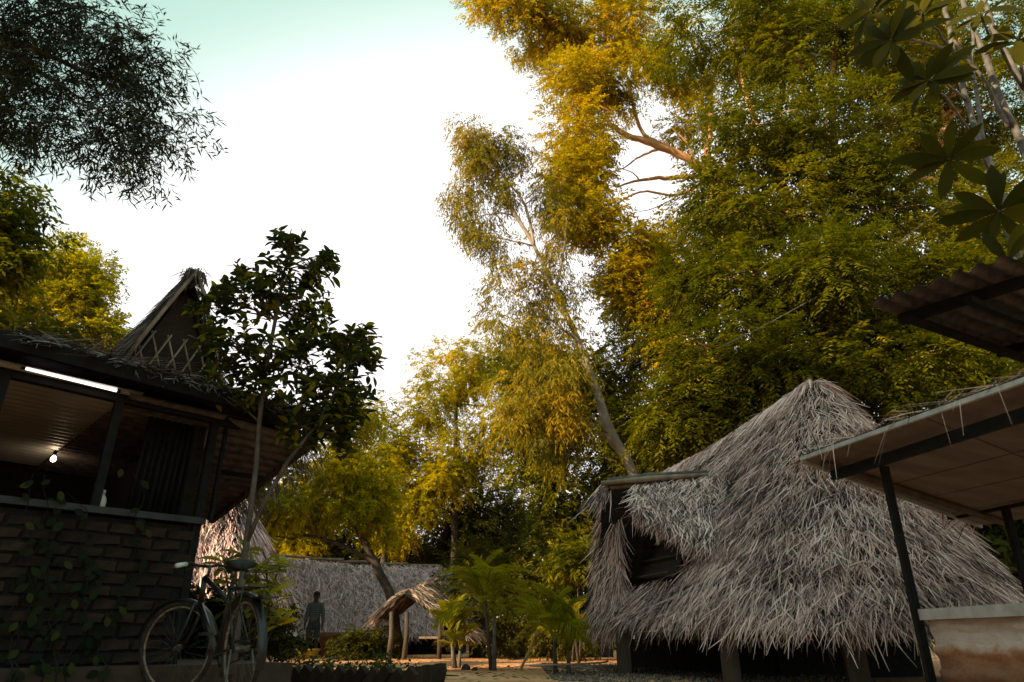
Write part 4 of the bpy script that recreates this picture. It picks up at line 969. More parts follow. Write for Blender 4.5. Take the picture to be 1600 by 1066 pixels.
# ================================================================== TREES
def tp(px, py, Y, r):
    p = at(px, py, Y); return (p[0], p[1], p[2], r)
def ground_under(px, py, Y, r, dx=0.0, dy=0.0):
    p = at(px, py, Y); return (p[0] + dx, p[1] + dy, -0.06, r)
def big_trees():
    # spreading pinnate-leaved tree that fills the right
    tr = [ground_under(1310, 560, 14.5, 0.34), tp(1305, 620, 14.5, 0.30), tp(1300, 520, 14.5, 0.27), tp(1290, 430, 14.5, 0.24)]
    ex = [[tp(1290, 430, 14.5, 0.20), tp(1260, 370, 14.4, 0.15), tp(1225, 300, 14.3, 0.12), tp(1190, 220, 14.2, 0.09), tp(1150, 90, 14.2, 0.06)],
          [tp(1290, 430, 14.5, 0.18), tp(1350, 360, 14.6, 0.15), tp(1430, 280, 14.6, 0.13), tp(1480, 190, 14.6, 0.10), tp(1500, 60, 14.6, 0.06)],
          [tp(1290, 430, 14.5, 0.14), tp(1310, 300, 14.2, 0.11), tp(1300, 150, 14, 0.08), tp(1310, 10, 14, 0.05)]]
    bl = [(1150, 640, 13.6, 55, 8), (1090, 700, 14.2, 50, 8), (1470, 240, 16.5, 90, 12), (1580, 440, 16, 90, 11), (1330, 480, 15.8, 110, 12), (1250, 560, 15.8, 110, 12), (1420, 20, 15.5, 100, 10), (1200, 20, 15.5, 100, 10), (1520, 440, 12.6, 60, 8), (1290, 420, 12.4, 50, 7), (1130, 40, 14, 105, 13), (1240, 90, 13.6, 110, 14), (1340, 40, 14, 110, 14), (1440, 90, 14.4, 100, 13), (1540, 30, 15, 110, 12), (1560, 170, 15, 95, 11),
          (1180, 200, 13.6, 90, 12), (1290, 230, 13.4, 95, 13), (1390, 190, 14.4, 80, 8), (1370, 330, 13.6, 90, 12), (1150, 320, 14, 75, 9), (1230, 330, 13.6, 85, 11), (1470, 360, 14.2, 85, 11),
          (1560, 330, 15, 80, 8), (1130, 430, 13.8, 85, 12), (1230, 460, 13.4, 80, 10), (1370, 450, 13.2, 85, 12), (1110, 560, 13.6, 80, 12), (1200, 570, 13.2, 75, 10), (1300, 560, 13.2, 60, 8),
          (1390, 580, 12.8, 90, 13), (1490, 530, 13.6, 85, 11), (1570, 560, 14, 80, 10), (1480, 640, 13.6, 80, 10), (1060, 640, 13.8, 60, 8), (1400, 690, 13.4, 70, 8)]
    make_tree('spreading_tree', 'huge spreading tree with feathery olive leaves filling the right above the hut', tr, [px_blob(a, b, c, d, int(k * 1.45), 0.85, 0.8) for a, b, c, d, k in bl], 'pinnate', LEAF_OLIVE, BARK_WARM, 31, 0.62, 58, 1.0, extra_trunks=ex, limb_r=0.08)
    # golden tree behind it whose bare limbs show in the gap
    tr = [ground_under(1180, 600, 19.5, 0.32), tp(1185, 480, 19.5, 0.27), tp(1150, 340, 19.5, 0.22), tp(1100, 265, 19.5, 0.18)]
    ex = [[tp(1100, 265, 19.5, 0.16), tp(1060, 240, 19.3, 0.14), tp(1010, 222, 19.2, 0.12), tp(960, 200, 19, 0.09), tp(945, 170, 19, 0.07), tp(930, 90, 19, 0.05)],
          [tp(1100, 265, 19.5, 0.11), tp(1040, 230, 19.6, 0.09), tp(1000, 200, 19.6, 0.07), tp(980, 120, 19.6, 0.05)],
          [tp(1110, 275, 19.5, 0.10), tp(1050, 278, 19.2, 0.08), tp(1000, 282, 19.1, 0.05), tp(965, 292, 19, 0.03)],
          [tp(1110, 275, 19.5, 0.08), tp(1060, 305, 19.0, 0.05), tp(1000, 300, 18.8, 0.035), tp(950, 330, 18.6, 0.02)],
          [tp(1030, 232, 19.3, 0.06), tp(1000, 245, 19.2, 0.04), tp(975, 262, 19, 0.025), tp(950, 270, 18.9, 0.012)], [tp(1000, 282, 19.1, 0.03), tp(985, 268, 19, 0.02), tp(960, 262, 19, 0.01)], [tp(1060, 305, 19.0, 0.03), tp(1030, 322, 18.9, 0.02), tp(1000, 330, 18.8, 0.014), tp(975, 322, 18.8, 0.008)], [tp(1085, 258, 19.5, 0.05), tp(1075, 225, 19.4, 0.035), tp(1050, 200, 19.4, 0.02)],
          [tp(1100, 265, 19.5, 0.13), tp(1110, 150, 19.6, 0.10), tp(1070, 40, 19.6, 0.06)]]
    bl = [(770, 5, 19, 42, 8), (830, 30, 19, 62, 13), (900, 40, 19, 75, 15), (985, 40, 19, 75, 15), (1060, 90, 19, 60, 10), (900, 130, 18.6, 50, 11), (960, 130, 19, 50, 8), (905, 210, 18.6, 44, 11), (905, 280, 18.6, 40, 10), (915, 340, 18.4, 45, 11), (960, 390, 18.4, 55, 11), (1020, 400, 18.6, 50, 9), (1100, 380, 19, 60, 9),
          (1040, 470, 18.4, 60, 11), (980, 460, 18.4, 50, 9), (1060, 560, 18.2, 60, 10), (1100, 200, 20, 45, 6)]
    make_tree('golden_tree', 'tall golden-leaved tree with bare sunlit limbs showing through a gap', tr, [px_blob(a, b, c, d, int(k * 1.2), 0.95, 0.9) for a, b, c, d, k in bl], 'feather', LEAF_AMBER, BARK_WARM, 32, 0.62, 62, 1.15, extra_trunks=ex, limb_r=0.07, down=0.25)
    # leaning slender tree rising behind the hut
    Y = 16.6
    tr = [(*(at(1010, 790, Y) + np.array((0.85, 0, -4.0)))[:2], -0.06, 0.105), tp(990, 745, Y, 0.115), tp(955, 680, Y, 0.15), tp(928, 600, Y, 0.095), tp(905, 535, Y, 0.085), tp(868, 455, Y, 0.07), tp(835, 385, Y, 0.055), tp(805, 335, Y, 0.06), tp(775, 285, Y, 0.035)]
    ex = [[tp(835, 385, Y, 0.05), tp(820, 320, Y, 0.04), tp(790, 280, Y, 0.03), tp(760, 240, Y, 0.02)], [tp(868, 455, Y, 0.05), tp(880, 400, Y + .2, 0.03), tp(885, 340, Y + .3, 0.02)], [tp(905, 535, Y, 0.04), tp(860, 500, Y - .4, 0.03), tp(830, 480, Y - .6, 0.02)]]
    bl = [(735, 225, Y, 38, 10), (770, 245, Y, 45, 11), (725, 285, Y, 38, 9), (790, 235, Y, 38, 8), (735, 340, Y, 34, 7), (760, 370, Y, 28, 5), (800, 290, Y, 35, 5), (850, 300, Y + .3, 38, 6), (870, 360, Y + .3, 42, 7), (800, 410, Y, 36, 5), (830, 450, Y, 45, 8), (880, 440, Y + .3, 42, 7), (800, 500, Y - .4, 55, 11), (860, 530, Y - .4, 55, 10), (850, 620, Y - .5, 60, 11), (810, 650, Y - .5, 50, 9), (880, 690, Y - .4, 50, 8), (735, 195, Y, 18, 3), (890, 570, Y - 1.2, 34, 6), (880, 640, Y - 1.0, 34, 6)]
    make_tree('leaning_tree', 'slender pale-trunked tree leaning left out from behind the hut with drooping rusty leaves', tr, [px_blob(a, b, c, d, k, 1.0, 0.9) for a, b, c, d, k in bl], 'willow', LEAF_RUST, BARK_PALE, 33, 0.42, 36, 0.85, extra_trunks=ex, limb_r=0.03, down=0.5)
big_trees()

def mid_trees():
    # yellow-green trees closing the clearing
    spec = [
        ('feathery yellow-green tree in the middle, behind the palms and the leaning trunk', 715, 28.5, [(700, 600, 55, 10), (745, 560, 60, 12), (680, 650, 45, 9), (770, 640, 65, 13), (720, 700, 60, 12), (780, 730, 65, 12), (690, 740, 45, 8), (800, 560, 50, 9)], LEAF_GOLD, 41, 1.15),
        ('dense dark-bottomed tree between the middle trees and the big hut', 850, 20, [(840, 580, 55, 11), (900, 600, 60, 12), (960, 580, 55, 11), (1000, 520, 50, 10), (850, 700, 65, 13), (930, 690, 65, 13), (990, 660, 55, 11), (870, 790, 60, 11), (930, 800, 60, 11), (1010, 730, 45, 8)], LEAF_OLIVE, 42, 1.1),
        ('bright yellow bushy tree just left of the middle, beyond the long hut', 610, 29, [(600, 700, 45, 9), (640, 730, 50, 10), (580, 760, 45, 9), (660, 790, 50, 9), (610, 810, 50, 9), (540, 720, 40, 7)], LEAF_GOLD, 43, 1.35),
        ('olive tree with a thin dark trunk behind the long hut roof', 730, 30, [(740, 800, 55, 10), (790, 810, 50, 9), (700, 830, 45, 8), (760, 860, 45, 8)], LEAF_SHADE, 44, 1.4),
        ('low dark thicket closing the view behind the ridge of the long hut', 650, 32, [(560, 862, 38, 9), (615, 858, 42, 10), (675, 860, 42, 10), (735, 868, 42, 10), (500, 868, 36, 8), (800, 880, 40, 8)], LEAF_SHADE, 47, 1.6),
        ('low yellow tree behind the left end of the long hut', 470, 31, [(470, 770, 50, 9), (430, 800, 45, 8), (500, 820, 45, 8), (450, 850, 45, 8), (400, 850, 40, 7)], LEAF_GOLD, 45, 1.4),
    ]
    for lab, px, Y, bl, lm, seed, sc in spec:
        top = bl[0]; c = at(px, bl[0][1], Y)
        tr = [(c[0] + 0.2, Y, -0.06, 0.2), (c[0] + 0.1, Y, c[2] * 0.3, 0.16), (c[0], Y, c[2] * 0.65, 0.11), (c[0], Y, c[2] * 0.9, 0.06)]
        make_tree('bushy_tree', lab, tr, [px_blob(a, b, Y + (i % 3 - 1) * 0.7, r, k, 0.95, 0.9) for i, (a, b, r, k) in enumerate(bl)], 'feather', lm, BARK_DARK, seed, 0.7, 62, sc, 'trees closing the clearing', down=0.35)
    # small tree with a bent trunk by the long hut
    Y = 19.5
    tr = [ground_under(625, 985, Y, 0.15), tp(612, 940, Y, 0.13), tp(590, 890, Y, 0.12), tp(570, 850, Y, 0.11), tp(545, 790, Y, 0.08), tp(535, 730, Y, 0.06), tp(545, 690, Y, 0.035), tp(562, 640, Y, 0.015)]
    ex = [[tp(585, 880, Y, 0.07), tp(540, 855, Y, 0.06), tp(505, 842, Y, 0.05), tp(470, 836, Y, 0.045), tp(455, 842, Y, 0.035), tp(420, 835, Y, 0.02)], [tp(578, 865, Y, 0.05), tp(572, 840, Y + .1, 0.04), tp(580, 800, Y + .2, 0.03)]]
    bl = [(545, 680, 36, 7), (500, 730, 42, 9), (560, 740, 42, 9), (480, 790, 42, 8), (540, 800, 45, 9), (590, 770, 36, 7), (440, 810, 35, 6), (590, 820, 30, 5), (570, 660, 22, 3)]
    make_tree('bent_tree', 'small yellow-leaved tree with a dark bent trunk in front of the long hut', tr, [px_blob(a, b - 14, Y, r, k, 0.9, 0.9) for a, b, r, k in bl], 'feather', LEAF_GOLD, BARK_DARK, 46, 0.5, 44, 1.0, extra_trunks=ex, limb_r=0.035, down=0.5)
    # far wood: one mass behind everything
    rng = np.random.default_rng(50); n = 900
    cx = rng.uniform(-34, 34, n); cz = rng.uniform(0.05, 1.0, n); hmax = 4.6 + 2.2 * np.clip((cx + 2) / 12, 0, 1) ** 0.8 * 2 ; hmax = np.where(cx < -2, 4.2 + 0.6 * np.sin(cx), hmax)
    C = np.stack([cx, rng.uniform(34, 38, n), cz * hmax], 1)
    V, F, R = leaf_mass(rng, C, C.mean(0) - np.array((0, 0, 8)), 1.1, 24, 'feather', 3.2, 0.3, 6)
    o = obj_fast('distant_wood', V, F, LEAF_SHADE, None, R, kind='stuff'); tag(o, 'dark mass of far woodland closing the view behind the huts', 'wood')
mid_trees()

def left_trees():
    Y = 18
    bl = [(60, 440, 62, 11), (110, 470, 55, 11), (90, 410, 36, 7), (145, 430, 32, 7), (40, 510, 60, 9), (130, 530, 45, 8), (160, 520, 20, 4), (0, 470, 50, 7), (-60, 470, 70, 8)]
    c = at(70, 560, Y); tr = [(c[0] - 0.3, Y, -0.06, 0.22), (c[0] - 0.2, Y, 3.5, 0.17), (c[0], Y, c[2], 0.12), (*at(80, 470, Y), 0.06)]
    make_tree('yellow_tree', 'bright yellow tree behind the brick shelter roof at the left', tr, [px_blob(a, b, Y, r, k, 0.9, 0.9) for a, b, r, k in bl], 'feather', LEAF_GOLD, BARK_DARK, 61, 0.65, 64, 1.1)
    Y = 12.5
    bl = [(10, 330, 45, 8), (25, 390, 36, 6), (-40, 350, 70, 9), (-30, 430, 60, 7), (-120, 330, 110, 10), (-110, 210, 110, 9), (-220, 300, 130, 9)]
    c = at(-130, 560, Y); tr = [(c[0], Y, -0.06, 0.25), (c[0], Y, 3.0, 0.2), (*at(-110, 430, Y), 0.14), (*at(-90, 300, Y), 0.07)]
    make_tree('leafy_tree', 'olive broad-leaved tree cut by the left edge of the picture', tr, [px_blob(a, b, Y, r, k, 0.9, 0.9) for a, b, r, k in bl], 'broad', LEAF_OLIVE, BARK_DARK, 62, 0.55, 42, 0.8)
    # acacia that reaches in at the top left; the rest of it stands out of the frame
    Y = 5.8
    B = lambda px, py, r, y=Y: tp(px, py, y, r)
    tr = [(-8.6, 4.4, -0.06, 0.26), (-8.4, 4.5, 3.0, 0.22), (-8.0, 4.7, 4.8, 0.18), (-7.4, 4.9, 5.9, 0.14)]
    ex = [[(-7.4, 4.9, 5.9, 0.10), B(-150, 20, 0.07), B(0, 60, 0.045), B(70, 85, 0.03), B(140, 118, 0.018), B(210, 150, 0.008)], [B(0, 60, 0.03), B(60, 110, 0.018), B(150, 170, 0.012), B(205, 215, 0.006)], [B(0, 60, 0.03), B(80, 20, 0.018), B(150, 10, 0.008)]]
    bl = [(20, 30, 55, 9), (80, 50, 45, 9), (130, 25, 34, 6), (150, 95, 45, 9), (70, 120, 50, 10), (215, 100, 32, 6), (20, 175, 42, 7), (100, 185, 40, 7), (190, 165, 42, 7), (200, 235, 32, 6), (240, 190, 22, 3), (250, 85, 14, 2), (265, 205, 14, 2), (-40, 110, 60, 8), (-120, 40, 110, 10)]
    blobs = [px_blob(a, b, Y, r, k, 0.9, 1.1) for a, b, r, k in bl]
    blobs += [((-9.0, 2.6, 7.0), (2.4, 2.4, 1.9), 26), ((-10.0, 5.5, 7.6), (2.4, 2.4, 2.0), 24), ((-8.2, 0.0, 6.8), (2.2, 2.2, 1.8), 22), ((-11.5, 2.0, 6.5), (2.5, 2.5, 2.4), 24), ((-9.5, 3.0, 9.2), (2.4, 2.6, 1.8), 22)]
    make_tree('overhanging_tree', 'dark fine-leaved branches reaching in from the top left corner against the sky', tr, blobs, 'acacia', LEAF_GREY, BARK_DARK, 63, 0.34, 24, 0.72, extra_trunks=ex, limb_r=0.02, down=0.35)
left_trees()

# ================================================================== ADDED SHADE TREES OUT OF VIEW
def shade_tree():
    # unseen trees added in the sun's path to keep huts and man in shade
    spots = [(-9.5, -1.0, 11.0), (-13.0, 1.0, 14.0), (-11.0, -5.5, 14.5), (-11.8, 19.5, 5.6), (-15.8, 15.5, 7.0)]
    labs = ['dense dark tree of the grove left of the viewer, before the taller ones', 'tall dense tree of the grove out of view on the left, in the middle', 'tall dense tree of the grove out of view on the left, hindmost', 'low dense tree standing behind the brick shelter, toward the long hut', 'low dense tree standing behind the brick shelter, farther left']
    for i, (x, y, h) in enumerate(spots):
        rng = np.random.default_rng(70 + i)
        blobs = [((x + rng.uniform(-2, 2), y + rng.uniform(-2, 2), h * f), (2.6, 2.6, 1.6), 26) for f in (0.35, 0.5, 0.65, 0.8, 0.9)]
        make_tree('grove_tree', labs[i], [(x, y, -0.06, 0.3), (x, y, h * 0.4, 0.24), (x, y, h * 0.8, 0.12)], blobs, 'broad', LEAF_SHADE, BARK_DARK, 70 + i, 0.9, 20, 2.6, 'grove around the viewer')
shade_tree()

# ================================================================== BIG-LEAVED PLANTS
def leaf_shape(name, L, W, fold=0.25, curl=0.15, rnd=0.5, obov=0.0):
    """one broad leaf lying along +X from the stalk at the origin"""
    vs = []; fs = []; n = 6
    for i in range(n + 1):
        t = i / n; w = W * 0.5 * (math.sin(math.pi * min(1, t * (1 - obov) + obov * t ** 1.8)) ** 0.75) if 0 < i < n else 0.003
        z = -curl * L * t * t
        vs += [(L * t, -w, z + fold * w), (L * t, 0, z), (L * t, w, z + fold * w)]
    for i in range(n):
        a = i * 3; fs += [(a, a + 3, a + 4, a + 1), (a + 1, a + 4, a + 5, a + 2)]
    return fast_mesh(name, np.array(vs), np.array(fs), np.full(len(vs), rnd), True)
def basis_quat(d, up):
    d = Vector(d).normalized(); s = Vector(up).cross(d); s = s.normalized() if s.length > 1e-4 else Vector((0, 1, 0)); u = d.cross(s)
    return Matrix((d, s, u)).transposed().to_quaternion()
BARK_TWIG = solid_mat('bark_twig', (0.05, 0.038, 0.032), (0.13, 0.10, 0.085), 9, 0.85, bump=0.3)
def young_tree():
    rng = np.random.default_rng(81); Y = 6.15
    B = lambda px, py, r, y=Y: tp(px, py, y, r)
    b = at(372, 1000, Y)
    root = thing('young_tree', 'young tree with glossy dark broad leaves in front of the brick shelter roof', 'tree', (b[0], Y, -0.03))
    tr = [(b[0], Y, -0.06, 0.036), B(378, 910, 0.030), B(388, 820, 0.027), B(400, 730, 0.024), B(405, 660, 0.022), B(415, 580, 0.02), B(430, 500, 0.02), B(445, 420, 0.012), B(455, 358, 0.006)]
    MB().tube([t[:3] for t in tr], [t[3] for t in tr], 8).build('trunk', BARK_TWIG, root)
    second = [B(385, 850, 0.022), B(410, 790, 0.02, 6.1), B(450, 720, 0.018, 6.05), B(490, 670, 0.014, 6.0), B(520, 620, 0.01, 6.0), B(545, 570, 0.006, 6.0)]
    MB().tube([t[:3] for t in second], [t[3] for t in second], 7).build('limb', BARK_TWIG, root)
    spine = np.array([t[:3] for t in tr[3:]] + [t[:3] for t in second[2:]])
    # shoots: where the leaves sit, in picture places round the crown
    blobs = [(455, 375, 30, 10), (435, 430, 40, 14), (490, 420, 36, 13), (520, 400, 18, 4), (400, 460, 45, 16), (470, 480, 50, 18), (345, 470, 36, 12), (330, 520, 36, 11), (385, 540, 48, 17), (450, 550, 52, 20), (515, 530, 45, 16), (560, 540, 34, 12), (575, 520, 18, 4), (540, 590, 48, 18), (480, 610, 50, 20), (400, 600, 45, 14), (345, 580, 32, 8), (520, 650, 42, 18), (470, 665, 38, 15), (550, 630, 34, 12), (535, 685, 20, 6), (330, 610, 22, 4), (545, 660, 22, 6), (585, 560, 14, 3), (375, 430, 26, 6), (310, 480, 16, 3)]
    leaves = []
    tw = MB()
    for px, py, rp, n in blobs:
        c = at(px, py, Y); r = rp / FPX * depth(c)
        lim = MB(); j = int(np.argmin(np.linalg.norm(spine - c, axis=1) + np.maximum(0, spine[:, 2] - c[2] + 0.1) * 1.5)); path = bez(spine[j], c, rng, 0.1, 6); lim.tube(path, list(np.linspace(0.011, 0.004, 6)), 5)
        for k in range(int(n * 1.9)):
            o = nrm(rng.normal(size=3)); e = c + o * r * rng.random() ** 0.4 * np.array((1, 1.2, 0.9)); i0 = rng.integers(2, 6)
            tp_ = bez(path[i0], e, rng, 0.12, 4); lim.tube(tp_, [0.004, 0.003, 0.0025, 0.0015], 4, False)
            dr = nrm(tp_[-1] - tp_[-2] + np.array((0, 0, 0.1)))
            m = rng.integers(5, 9)
            for q in range(m):
                a = 2.4 * q + rng.random(); s = nrm(np.cross(dr, (0.1, 0.2, 1.0))); u = np.cross(s, dr); base = tp_[-1] - dr * (0.14 * q / m)
                d = dr * rng.uniform(0.2, 0.8) + (math.cos(a) * s + math.sin(a) * u) * 0.9 + np.array((0, 0, -0.12))
                leaves.append((base, d, nrm(np.array((0, 0, 1.0)) + rng.normal(size=3) * 0.35), rng.random()))
        lim.build('limb', BARK_DARK, root)
    shapes = [leaf_shape('leaf', L, W, 0.3, cu, r_) for L, W, cu, r_ in ((0.15, 0.062, 0.2, 0.1), (0.14, 0.06, 0.1, 0.35), (0.16, 0.066, 0.3, 0.55), (0.13, 0.058, 0.15, 0.7), (0.15, 0.064, 0.2, 0.88), (0.14, 0.06, 0.25, 0.98))]
    for me in shapes: me.materials.append(LEAF_DARK)
    # the nearest 300 are single leaves, the others one mass
    order = sorted(range(len(leaves)), key=lambda i: leaves[i][0][1]); single = set(order[:300]); off = world_loc(root)
    wts = [0, 0, 0, 1, 1, 1, 2, 2, 3, 4, 5]
    P = []; F = []; R = []
    proto = [np.array([v.co[:] for v in me.vertices]) for me in shapes]; pf = np.array([p.vertices[:] for p in shapes[0].polygons]); nv = 0
    crown_pending = []
    for i, (b_, d, u, r_) in enumerate(leaves):
        k = wts[int(r_ * len(wts)) % len(wts)]; qt = basis_quat(d, u); sc = 0.55 + 0.4 * ((r_ * 37) % 1)
        if i in single: crown_pending.append((shapes[k], b_, qt, sc))
        else:
            M3 = np.array(qt.to_matrix()) * sc; v = proto[k] @ M3.T + b_; P.append(v); F.append(pf + nv); R.append(np.full(len(v), (0.1, 0.35, 0.55, 0.7, 0.88, 0.98)[k])); nv += len(v)
    cr = obj_fast('crown', np.concatenate(P), np.concatenate(F), LEAF_DARK, root, np.concatenate(R), True, 'stuff')
    for me, b_, qt, sc in crown_pending:
        o = link_mesh('leaf', me, None, cr, tuple(Vector(b_) - off)); o.rotation_mode = 'QUATERNION'; o.rotation_quaternion = qt; o.scale = (sc, sc, sc)
young_tree()

def rosette(root, parent, rng, tipp, d, n, shapes, spread=0.9, off=None, up=0.35):
    off = world_loc(parent) if off is None else off
    d = nrm(np.asarray(d, float)); s = nrm(np.cross(d, (0.1, 0.25, 1.0))); u = np.cross(s, d)
    for q in range(n):
        a = 2.4 * q + rng.random() * 0.6; f = q / n
        dd = d * (0.15 + up * (1 - f)) + (math.cos(a) * s + math.sin(a) * u) * spread
        o = link_mesh('leaf', shapes[rng.integers(len(shapes))], None, parent, tuple(Vector(tipp - d * 0.10 * f) - off)); o.rotation_mode = 'QUATERNION'
        o.rotation_quaternion = basis_quat(dd, nrm(d + rng.normal(size=3) * 0.25)); sc = 0.75 + 0.45 * rng.random(); o.scale = (sc, sc, sc)
def frangipani():
    rng = np.random.default_rng(84); Y = 6.9
    base = np.array((6.0, 6.95, -0.03))
    root = thing('frangipani_tree', 'pale-stemmed tree with long paddle leaves rising above the awning at the right', 'tree', tuple(base))
    B = lambda px, py, r, y=Y: tp(px, py, y, r)
    tr = [(6.0, 6.95, -0.06, 0.12), (5.95, 6.9, 2.6, 0.10), B(1596, 425, 0.085), B(1575, 340, 0.075), B(1553, 280, 0.07)]
    q_, r_ = smooth_path([t[:3] for t in tr], [t[3] * 0.72 for t in tr], 5); MB().tube(q_, r_, 10).build('trunk', BARK_WHITE, root)
    stems = [[B(1553, 280, 0.06), B(1530, 220, 0.055), B(1508, 150, 0.052), B(1490, 80, 0.05), B(1473, -10, 0.045)],
             [B(1556, 285, 0.045), B(1535, 210, 0.04, 7.0), B(1522, 110, 0.035, 7.1), B(1520, 40, 0.03, 7.1)],
             [(6.05, 7.2, 2.6, 0.09), B(1620, 300, 0.075, 7.1), B(1575, 180, 0.07, 7.1), B(1535, 80, 0.06, 7.1), B(1500, -10, 0.05, 7.1)],
             [(6.3, 7.3, 2.6, 0.09), B(1650, 230, 0.07, 7.3), B(1600, 140, 0.065, 7.3), B(1560, 60, 0.055, 7.3), B(1530, -15, 0.05, 7.3)],
             [B(1575, 200, 0.045, 7.1), B(1540, 130, 0.035, 7.0), B(1490, 62, 0.025, 6.8)],
             [B(1510, 155, 0.03), B(1470, 125, 0.025, 6.4), B(1425, 95, 0.02, 5.9), B(1392, 62, 0.018, 5.5)],
             [B(1555, 285, 0.025), B(1510, 262, 0.02, 6.4), B(1482, 248, 0.016, 5.9)],
             [B(1590, 380, 0.03), B(1580, 345, 0.022, 6.2), B(1560, 330, 0.016, 5.7)],
             [B(1550, 270, 0.02), B(1500, 180, 0.02, 6.1), B(1450, 125, 0.018, 5.6)]]
    for s in stems:
        q_, r_ = smooth_path([t[:3] for t in s], [t[3] * 0.66 for t in s], 5); MB().tube(list(np.array(q_) + rng.normal(size=(len(q_), 3)) * 0.006), r_, 8).build('limb', BARK_WHITE, root)
    shapes = [leaf_shape('leaf', L, W, 0.25, cu, r_, 0.6) for L, W, cu, r_ in ((0.40, 0.12, 0.25, 0.3), (0.44, 0.125, 0.4, 0.55), (0.36, 0.11, 0.15, 0.75), (0.42, 0.12, 0.5, 0.15))]
    for me in shapes: me.materials.append(LEAF_PADDLE)
    for s, n in ((5, 20), (6, 12), (7, 13), (8, 18)):
        e, f = np.array(stems[s][-1][:3]), np.array(stems[s][-2][:3]); rosette(root, root, rng, e, nrm(e - f) + np.array((0, 0, 0.2)), n, shapes)
    for px, py, y, n in ((1440, 20, 6.2, 12), (1360, 15, 5.9, 10), (1575, 470 - 60, 5.6, 8), (1530, 20, 6.3, 10), (1590, 60, 6.4, 10)):
        e = at(px, py, y); t0 = np.array(stems[0][3][:3]) if px < 1500 else np.array(tr[2][:3]) if py > 300 else np.array(stems[3][2][:3])
        MB().tube(bez(t0, e, rng, 0.08, 5), [0.022, 0.02, 0.018, 0.015, 0.012], 6).build('limb', BARK_WHITE, root); rosette(root, root, rng, e, nrm(e - t0) + np.array((0, 0, 0.2)), n, shapes)
LEAF_PADDLE = leaf_mat('leaf_paddle', [(0.0, (0.02, 0.022, 0.003)), (0.6, (0.05, 0.048, 0.004)), (1.0, (0.10, 0.082, 0.005))], 0.35, 0.6)
frangipani()

# ================================================================== PALMS
def frond_mesh(rng, L, n, ll, lw, arch):
    """feather leaf rising along +X, drooping at the tip"""
    t = np.linspace(0, 1, 12); pts = np.stack([L * t * (1 - 0.18 * t), 0 * t, L * arch * (t - 1.15 * t * t)], 1)
    mb = MB(); mb.tube(pts, list(np.linspace(0.014, 0.003, 12)), 5)
    V = [np.array(mb.v)]; F = [f for f in mb.f if len(f) == 4]; nv = len(mb.v)
    tt = np.linspace(0.22, 0.99, n); vs = []; fs = []
    for k, u in enumerate(tt):
        i = min(10, int(u * 11)); f = u * 11 - i; p = pts[i] * (1 - f) + pts[i + 1] * f; d = nrm(pts[i + 1] - pts[i])
        l = ll * (0.35 + 0.9 * math.sin(math.pi * (0.12 + 0.85 * u)))
        for s in (-1, 1):
            e = nrm(d * 0.75 + np.array((0, s * 0.75, 0.10)) + rng.normal(size=3) * 0.08); tip = p + e * l + np.array((0, 0, -0.30 * l)); mid = p + e * l * 0.5 + np.array((0, 0, -0.03 * l)); w = nrm(np.cross(e, (0, 0, 1.0)) + np.array((0, 0, 0.4 * s))) * lw / 2
            b = nv + len(vs); vs += [p - w * 0.6, p + w * 0.6, mid + w, mid - w, tip + w * 0.1, tip - w * 0.1]; fs += [(b, b + 1, b + 2, b + 3), (b + 3, b + 2, b + 4, b + 5)]
    V = np.concatenate([V[0], np.array(vs)]); me = fast_mesh('frond', V, np.array(F + fs), np.clip(0.5 + 0.35 * rng.normal(size=len(V)) * 0.6, 0, 1), False); me.materials.append(LEAF_PALM); return me
def palm(label, px, py, Y, stem_h, fl, nf, seed, stems=1):
    rng = np.random.default_rng(seed); b = at(px, py, Y); root = thing('palm', label, 'palm', (b[0], Y, -0.03), 'small palms on the sand')
    ms = [frond_mesh(rng, fl * f, 32, 0.34 * fl, 0.019, a) for f, a in ((1.0, 0.55), (0.9, 0.35), (1.1, 0.75))]
    for k in range(stems):
        ox, oy = (0, 0) if k == 0 else rng.normal(size=2) * 0.14; h = stem_h * (1 if k == 0 else rng.uniform(0.5, 0.8)); lx = rng.normal() * 0.08
        MB().tube([(b[0] + ox, Y + oy, -0.06), (b[0] + ox + lx * 0.5, Y + oy, h * 0.5), (b[0] + ox + lx, Y + oy, h)], [0.036, 0.028, 0.02], 8).build('stem', BARK_WHITE if k else BARK_DARK, root)
        for q in range(nf if k == 0 else nf // 2 + 1):
            o = link_mesh('frond', ms[rng.integers(3)], None, root, (ox + lx, oy, h)); el = rng.uniform(-0.1, 0.9) if q > 1 else 1.42
            o.rotation_euler = (rng.uniform(-0.3, 0.3), -el, 2.4 * q + rng.random()); sc = rng.uniform(0.8, 1.1); o.scale = (sc, sc, sc)
palm('tallest small palm, upright spear leaf, on the sand between the huts', 768, 1042, 11.6, 1.0, 1.0, 12, 91, 2)
palm('low clumped palm with two bare stems left of the tallest palm', 712, 1040, 12.4, 0.45, 0.80, 6, 92, 3)
palm('short palm with arching fronds nearest the big hut', 868, 1050, 10.6, 0.40, 0.80, 8, 93, 2)
palm('small palm half hidden behind the other palms near the fence', 905, 1035, 14.0, 0.5, 0.8, 8, 94, 1)

